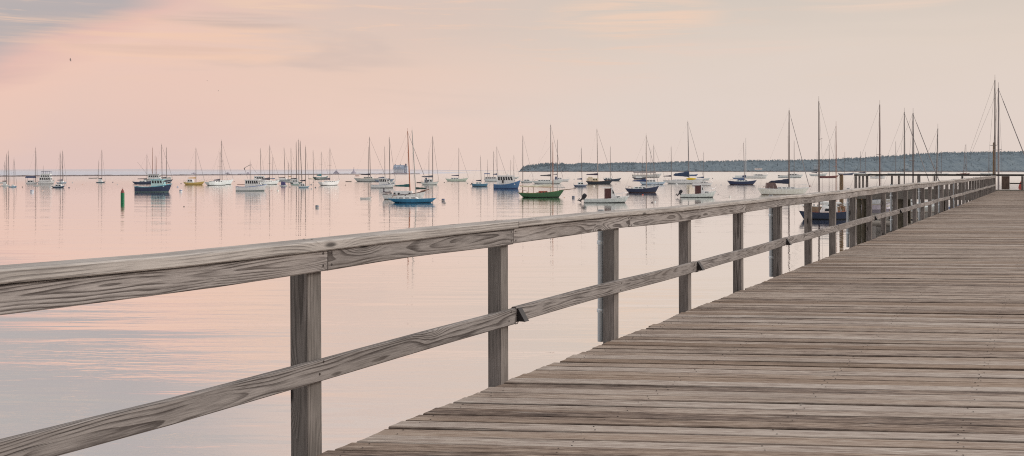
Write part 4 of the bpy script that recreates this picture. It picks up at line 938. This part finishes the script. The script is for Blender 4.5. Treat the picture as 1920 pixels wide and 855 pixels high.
# cap boards: joints over posts
cj=[-.2,s_post(3)+.03,s_post(5)+.04,s_post(7)-.02]
n=9
while n<NP: cj.append(s_post(n)+random.uniform(-.04,.04)); n+=2
cj.append(s_post(NP)+.05)
for i,(a,b2) in enumerate(zip(cj,cj[1:])):
    dz=.001 if i==0 else 0 if i==1 else random.uniform(-.006,.006)
    th=.050 if i==0 else .040
    c=board('cap_board',a+.004,b2-.004,-.064,.104,1.016,1.016+th,CAPW,dz=dz-.001)
    if i==1: c.rotation_euler=(0,R(.12),0)
    mb=MB()
    for p in range(NP+1):
        sp_=s_post(p)-.05
        if a<sp_<b2:
            for yy in (.02,.07): mb.lathe((sp_-(a+b2)/2,yy,th/2+dz+sag(sp_)-.001),[(.006,0),(.0055,.0015)],8)
    mb.build('screw',paint((52,46,44),.5,.1,.5),c)
# upper rail boards under the cap
uj=[-.3,s_post(2)-.003,s_post(3)-.0,s_post(4)+.15]
n=6
while n<NP: uj.append(s_post(n)-.04+random.uniform(-.02,.02)); n+=2
uj.append(s_post(NP))
for i,(a,b2) in enumerate(zip(uj,uj[1:])):
    o=board('upper_rail',a+.003,b2-.003,-.041,-.002,.912,1.0145,RAILW,dz=random.uniform(-.0015,.0015))
    L=b2-a; screws(o,[(q,z) for q in (-L/2+.03,L/2-.035) for z in (-.03,.03)],-.041)
lj=[-.3,s_post(3)+.035,s_post(5)+.02]
n=7
while n<NP: lj.append(s_post(n)+random.uniform(-.01,.03)); n+=2
lj.append(s_post(NP))
LIGHTS=[3,5,7,11,13,20]
for i,(a,b2) in enumerate(zip(lj,lj[1:])):
    o=board('lower_rail',a+.004,b2-.004,-.041,-.002,.383,.487,RAILW,dz=random.uniform(-.004,.004)-.004)
    L=b2-a; pts=[]
    for p in range(NP+1):
        if a<s_post(p)-.05<b2: pts+=[(s_post(p)-.035-(a+b2)/2,.028),(s_post(p)-.065-(a+b2)/2,-.028)]
    screws(o,pts,-.041)
LM=paint((40,38,40),.45,.15,.3)
for p in LIGHTS:
    e=empty('rail_light',(s_post(p)+.045,-.042,.392)); e.parent=rail
    MB().add([(0,0,0),(0,-.062,0),(0,-.008,.085),(0,0,.087),(.06,0,0),(.06,-.062,0),(.06,-.008,.085),(.06,0,.087)],[(0,1,2,3),(7,6,5,4),(0,4,5,1),(1,5,6,2),(2,6,7,3),(3,7,4,0)]).build('light_hood',LM,e,bevel=.003)
    MB().path([(.0,-.01,.0),(-.01,-.008,-.012),(-.03,-.004,-.014)],.003,5).build('light_cable',LM,e)
# ------------------------------------------------------------------ pier head: platform to the left at the outer end
hd=empty('landing_stage',(EX0,0,DECK),ANG); tag(hd,'wooden platform with its own railing at the outer end of the pier','landing stage')
S0,S1=END_S-.4,END_S+5; YL=9.4; YR=-5.6
hv=MB(); k=S0
m2=MB()
while k<S1:
    m2.box(k,k+.136,.14,YL,-.045,random.uniform(-.006,-.001)); k+=.144
k=END_S+.05
while k<S1:
    m2.box(k,k+.136,YR,.14,-.045,random.uniform(-.006,-.001)); k+=.144
m2.build('head_deck',DKW,hd)
FW=wood('fascia_wood',(84,80,77),(128,122,116),'X',.013,(110,104,96),seed=12,amp=.8)
MB().box(S0-.06,S0-.01,.16,YL,-.64,-.05).build('fascia',FW,hd); MB().box(S0,S1,YL+.002,YL+.06,-.64,-.05).build('fascia',FW,hd)
tr=wood('head_rail',(48,46,44),(86,82,78),'X',.013,seed=14)
def hp(s,y,w=.1,h=.98): MB().box(s-w/2,s+w/2,y-w/2,y+w/2,-.5,h).build('post',POSTW,hd,bevel=.004)
sb=S1-.1
for yy in (.6,2.5,4.4,6.9,7.4,9.2): hp(sb,yy,.16 if yy>9 else .13)
for s in (S0+.2,S0+1.8,S0+3.4): hp(s,9.2,.17 if s<S0+1 else .13)
hp(S0+2.6,5.2,.2,1.0); 
MB().box(sb-.1,sb+.1,.2,YL-.1,.99,1.125).build('top_rail',tr,hd); MB().box(S0+.1,sb-.11,9.1,9.3,.99,1.125).build('top_rail',tr,hd)
MB().box(sb-.1,sb+.1,-1.55,.195,.99,1.125).build('top_rail',tr,hd); hp(sb,-1.45,.16); 
MB().box(sb-.06,sb-.02,-.62,-.1,.02,.98).build('panel',wood('panel_wood',(84,70,64),(120,102,92),'Z',.012,seed=15),hd)
MB().box(sb-.08,sb-.07+.02,-1.4,-.63,.42,.5).build('mid_rail',tr,hd)
MB().tube((sb+.3,-1.75,-.4),(sb+.3,-1.75,1.1),.03,.03,8).build('ladder_pole',paint((190,190,188),.4),hd)
for s in (S0+.35,S0+2.6,S1-.3):
    for yy in (1.0,3.6,6.2,9.0,-2.,-4.8): MB().lathe((s,yy,-DECK-2),[(.19,0),(.16,DECK+1.4)],14).build('piling',PILEW,hd)
# mooring pile standing clear in the water
def worldpile(lab,px,wl,pytop,r,name='mooring_pile',collar=True):
    Y=dist(wl); e=empty(name,((px-960)/F*Y,Y,0)); tag(e,lab,'pile'); h=EYE-(pytop-HOR)/F*Y
    MB().lathe((0,0,-1.5),[(r*1.08,0),(r,h*.5+1.5),(r*.95,h+1.42),(r*.8,h+1.5)],14).build('pile_shaft',wood('pile_brown',(96,78,60),(150,126,100),'Z',.02,(120,96,72),seed=17),e)
    if collar:
        k=MB(); n=20
        for z in (.25,.42):
            pts=[(math.cos(a)*r*1.5,math.sin(a)*r*1.5,z+.08*math.cos(a)) for a in [2*math.pi*q/n for q in range(n+1)]]; k.path(pts,.045,6)
        k.build('rope_ring',paint((196,192,184),.8),e)
worldpile('tall brown mooring pile with rope rings standing beside the navy sloop at the dock',1577.7,405.5,327,.19)
worldpile('grey mooring pile just left of the tall twin masts beyond the pier end',1864.3,402,267,.14,collar=False)
# ------------------------------------------------------------------ floating docks and small boats on them
def dock(lab,x0,x1,y0,y1,mat_c,zt=.45):
    e=empty('floating_dock',((x0+x1)/2,(y0+y1)/2,0)); tag(e,lab,'floating dock'); hx,hy=(x1-x0)/2,(y1-y0)/2
    MB().box(-hx,hx,-hy,hy,-.3,zt-.08).build('float_box',paint((120,116,112),.8,.2),e,bevel=.02)
    mb=MB(); k=-hx
    while k<hx-.1: mb.box(k,min(hx,k+.138),-hy-.04,hy+.04,zt-.078,zt+random.uniform(-.004,.003)); k+=.146
    mb.build('dock_planks',wood('dock_wood',(96,90,84),(150,142,134),'X',.012,seed=19),e)
    for qx in (-.8,.0,.8):
        MB().path([(qx*hx-.15,-hy+.12,zt+.1),(qx*hx+.15,-hy+.12,zt+.1)],.03,6).tube((qx*hx,-hy+.12,zt),(qx*hx,-hy+.12,zt+.1),.04,.03,6).build('cleat',paint((190,188,184),.4,.1,.5),e)
    return e
dock('grey floating dock reaching left from below the pier head',33.,46.5,97,100.,0)
dock('grey floating dock nearer the pier, seen between the railing posts',26.5,31.8,72.5,79,0,.5)
def onfloat(lab,px,py,Y,L,col,ang,z=None,inside=(150,146,140)):
    p=at(px,Y,py); return dinghy(lab,0,0,0,col,inside=inside,loc=(p.x,p.y,p.z if z is None else z,ang,L))
onfloat('blue dinghy highest of the stack left of the pier head',1641,370,84,3.,(44,74,132),R(8))
onfloat('white dinghy with a blue sheer in the stack left of the pier head',1643,383,84,3.2,(196,200,204),R(-4))
onfloat('white dinghy with a dark stripe lowest in the stack left of the pier head',1640,393.5,82,3.3,(170,160,176),R(5))
rk=empty('dinghy_rack',at(1642,84,395)); rk.location.z=0; tag(rk,'timber rack holding three dinghies left of the pier head','rack')
for xx in (-1.5,1.5):
    for yy in (-.9,.9): MB().box(xx-.06,xx+.06,yy-.06,yy+.06,-.6,2.7).build('rack_post',DKW,rk)
for zz in (EYE-(394.5-HOR)/F*83-.14,EYE-(384-HOR)/F*84-.14,EYE-(371-HOR)/F*84-.14):
    for xx in (-1.5,1.5): MB().box(xx-.05,xx+.05,-1.0,1.0,zz,zz+.1).build('rack_arm',wood('rack_wood',(120,84,56),(164,120,84),'X',.012,seed=23),rk)
dinghy('white outboard tender tied below the railing, right of the green pilings',1729,1764,402,(206,208,210),motor=True)
dinghy('dark inflatable tender beside the green pilings under the pier head',1704,1722,412,(60,58,62))
# ------------------------------------------------------------------ buoys
def nun(lab,px,wl,pytop,rw,body,tip,taper):
    Y=dist(wl); m_=Y/F; h=(wl-pytop)*m_; r=rw*m_/2; e=empty('channel_buoy',((px-960)/F*Y,Y,0)); tag(e,lab,'buoy')
    MB().lathe((0,0,-.4),[(r,0),(r,.4+h*taper)],18).build('buoy_body',paint(body,.5,.15),e)
    MB().lathe((0,0,h*taper),[(r*1.02,0),(r*.62,h*(1-taper)*.6),(r*.2,h*(1-taper)*.95),(.02,h*(1-taper))],18).build('buoy_top',paint(tip,.6,.2),e)
    k=MB(); k.path([(-.08,0,h),(-.06,0,h+.12),(.06,0,h+.12),(.08,0,h)],.02,6); k.build('lifting_eye',paint((70,60,58)),e)
nun('green channel buoy with a dark reddish pointed top',229.8,377.5,354,6.8,(14,92,60),(110,60,56),.68)  # shade on the pointed tip is put into its dark reddish colour
nun('red conical channel buoy beyond the open end of the pier rail',1914.5,352.5,340,9,(140,58,50),(132,54,48),.12)
BP=[('round',0)]
pb=None
def buoy(lab,px,wl,wpx,col=W2,shape='ball',grp='mooring buoys'):
    Y=dist(wl); m_=Y/F; r=wpx*m_/2
    e=empty('mooring_buoy',((px-960)/F*Y,Y,0)); tag(e,lab,'buoy',grp)
    if shape=='ball': MB().lathe((0,0,0),[(r*.6,-r*.5),(r,0),(r*.95,r*.35),(r*.6,r*.8),(r*.05,r)],12).build('float',paint(col,.5),e)
    else:
        MB().lathe((0,0,-.2),[(r*.95,0),(r,.1),(r,r*1.5+.1),(r*.85,r*1.7+.15)],14).build('float',paint(col,.5),e)
        MB().lathe((0,0,r*.7),[(r*1.01,0),(r*1.01,r*.35)],14).build('stripe',paint((70,86,130),.5),e)
    MB().tube((0,0,r*.8),(0,0,r*1.5),r*.12,r*.1,6).build('ring_post',paint(DK,.5),e)
for a in [
 ('mooring buoy left of the white tender, below the leftmost sailboats',42,351,2.4,DK),
 ('broad pale mooring float below the white motor yacht',60,360.5,6,(176,180,186),'drum'),
 ('faint mooring buoy just right of the broad pale float',80,357,2.6,(196,170,160)),
 ('low mooring buoy below the white motor yacht hull',93,351.3,3.6,GR),
 ('mooring buoy right of the pale blue sailboat, upper one',136,343,2.6,GR),
 ('dark round mooring buoy right of the small dark blue sloop',129.5,352.3,3.4,(92,84,92)),
 ('faint mooring buoy right of the dark round one near the blue sloop',142,354.3,2.4,(196,172,160)),
 ('small mooring buoy far left of the green buoy, in the open',154.5,346,2.,(180,150,140)),
 ('mooring buoy right of the lone blue grey ketch',211.5,342.2,2.8,(120,110,116)),
 ('tiny mooring buoy above the green buoy',220,346,2.2,GR),
 ('mooring buoy left of the yellow sloop, far one',339.5,344.6,2.2,DK),
 ('pair mate mooring buoy between the navy lobster boat and the yellow sloop',333,351,3.6,(140,150,170)),
 ('large white drum buoy between the navy lobster boat and the yellow sloop',339,359.5,5.4,W2,'drum'),
 ('small dark buoy alone in the open water below the yellow sloop',345,387.5,2.6,(84,78,76)),
 ('mooring buoy between the yellow sloop and the sailboat pair',387.5,339.5,2.2,(190,150,140)),
 ('tiny mooring buoy below and left of the sailboat pair',398.5,354.5,1.8,(160,150,140)),
 ('dark green mooring buoy right of the sailboat pair',431.5,346.8,3,(96,112,106)),
 ('mooring buoy far right of the sailboat pair',439,340.8,2,DK),
 ('pale pair of mooring floats off the bow of the white lobster boat',521,358,4.4,(196,192,186)),
 ('tiny red buoy at the bow of the white lobster boat',508.5,358,2,(150,110,104)),
 ('dark mooring buoy below the dense cluster',543.5,351,3,(110,108,116)),
 ('mooring buoy right of the light blue sloop, upper',583.5,346.8,3.4,(110,112,116)),
 ('mooring buoy right of the light blue sloop, lower',584,354.6,3.2,GR),
 ('dark mooring buoy left of the lone white stern on sailboat',591.5,352.2,3.4,(92,96,100)),
 ('mooring buoy below the beige sailboat',588,342.4,2.4,(130,120,116)),
 ('mooring buoy below the dark grey green sailboat',600,344.5,3,(150,120,112)),
 ('large grey mooring buoy alone below the dense cluster',594.5,389.3,6.6,(132,132,128),'drum'),
 ('mooring buoy below the tiny dark skiff',648,347.5,2.8,(160,140,132)),
 ('upper grey drum buoy off the bow of the bright blue sloop',831,377.2,6.2,(112,108,108),'drum'),
 ('lower grey mooring buoy off the bow of the bright blue sloop',834,381,5,(140,132,130)),
 ('thin dark spar buoy above the white rowing dinghy',682.5,357.5,1.6,(120,84,76)),
 ('pale mooring buoy below the cream green sloop, left',848,346.6,3,(176,156,146)),
 ('mooring buoy under the stern of the cream green sloop',833,342.6,2.4,DK),
 ('mooring buoy right of the cream green sloop bow',877,344.6,3,(140,134,132)),
 ('grey drum buoy off the bowsprit of the green sloop',1075,371.5,5.6,(112,112,116),'drum'),
 ('tiny orange buoy right of the green sloop bow',1058,370.6,1.8,(170,120,100)),
 ('white ball buoy in front of the big white sloop',1268.5,345.8,4.2,W),
 ('pale round buoy below the dark hulled ketch',1113.4,349.4,4,(206,190,180)),
 ('tiny mooring buoy right of the dark hulled ketch',1155,345.4,2.6,(150,136,134)),
 ('red mooring buoy in front of the navy sloop behind the skiff',1205,365.3,3.2,(170,84,72)),
 ('dark buoy in the open below the far wooded shore',1336,335.3,2.6,(110,104,106)),
 ('left one of two tiny buoys right of the white runabout',1343,347.3,2,GR),
 ('right one of two tiny buoys right of the white runabout',1352,347.2,2.6,GR),
 ('white pickup buoy on a chain right of the second skiff',1368.5,369.5,4.2,(206,196,188)),
 ('small dark buoy at the bow of the second skiff',1346.5,364.6,1.8,(96,90,96)),
 ('dark pickup buoy floating right of the nearest skiff',1223,380,4.6,(108,100,100)),
 ('white pickup buoy beside the dark one right of the nearest skiff',1228.5,378.6,3.4,W2),
 ('tiny buoy left of the dark hulled ketch',1076.5,337,2.2,GR),
]: buoy(*a)
# mooring lines of the nearer boats
for lab,pts in (('slack mooring line from the bright blue sloop to its buoy',[(818,371.5,380),(824,375.5,379),(831,376.5,377.5)]),
                ('slack bow line of the second skiff running to its pickup buoy',[(1342.5,358.5,370),(1352,367,369.5),(1362,370,370.5),(1368,369,369.5)]),
                ('slack bow line of the nearest white skiff',[(1179.5,368.5,380),(1185,376,380.5),(1190,380.8,381)])):
    P=[at(px,dist(wl),py) for px,py,wl in pts]; P=[Vector((p.x,p.y,max(.01,p.z))) for p in P]; o=P[0].copy()
    q=MB().path([p-o for p in P],.014,5).build('mooring_line',paint((150,140,132),.8)); q.location=o; tag(q,lab,'mooring line')
# ------------------------------------------------------------------ gulls
def gull(lab,px,py,Y,bank,span=1.25,hd_=R(160)):
    p=at(px,Y,py); mb=MB()
    rings=[]
    for xx,r in ((-.3,.02),(-.22,.05),(-.08,.085),(.08,.08),(.18,.05),(.22,.052),(.27,.045),(.33,.012),(.37,.004)): rings.append([(xx,math.cos(a)*r,math.sin(a)*r*.9+(.02 if xx>.15 else 0)) for a in [q*math.pi/4 for q in range(8)]])
    mb.ring_loft(rings)
    mb.add([(-.28,-.03,0),(-.28,.03,0),(-.42,.07,.0),(-.42,-.07,0)],[(0,1,2,3),(3,2,1,0)])
    for s in (1,-1):
        k=[]
        for u,ch,xf,zz in ((0,.2,.1,.05),(.3,.2,.14,.16),(.55,.16,.1,.2),(.8,.1,.0,.14),(1,.02,-.14,.06)):
            k.append(((xf,s*(.05+u*span/2),zz),(xf-ch,s*(.05+u*span/2),zz-.01)))
        for a,b2 in zip(k,k[1:]): mb.add([a[0],b2[0],b2[1],a[1]],[(0,1,2,3),(3,2,1,0)])
    e=mb.build('gull',paint((120,112,114),.9)); e.location=p; e.rotation_euler=(bank,0,hd_); tag(e,lab,'bird')
gull('larger dark gull flying at upper left against the pink cloud',132,112.5,260,R(38),1.3,R(200))
gull('tiny gull high in the sky above the yellow sloop',388.5,151.5,520,R(20),1.3,R(150))
gull('tiny gull lower and right of the other tiny gull',409.5,170.5,560,R(-15),1.2,R(30))
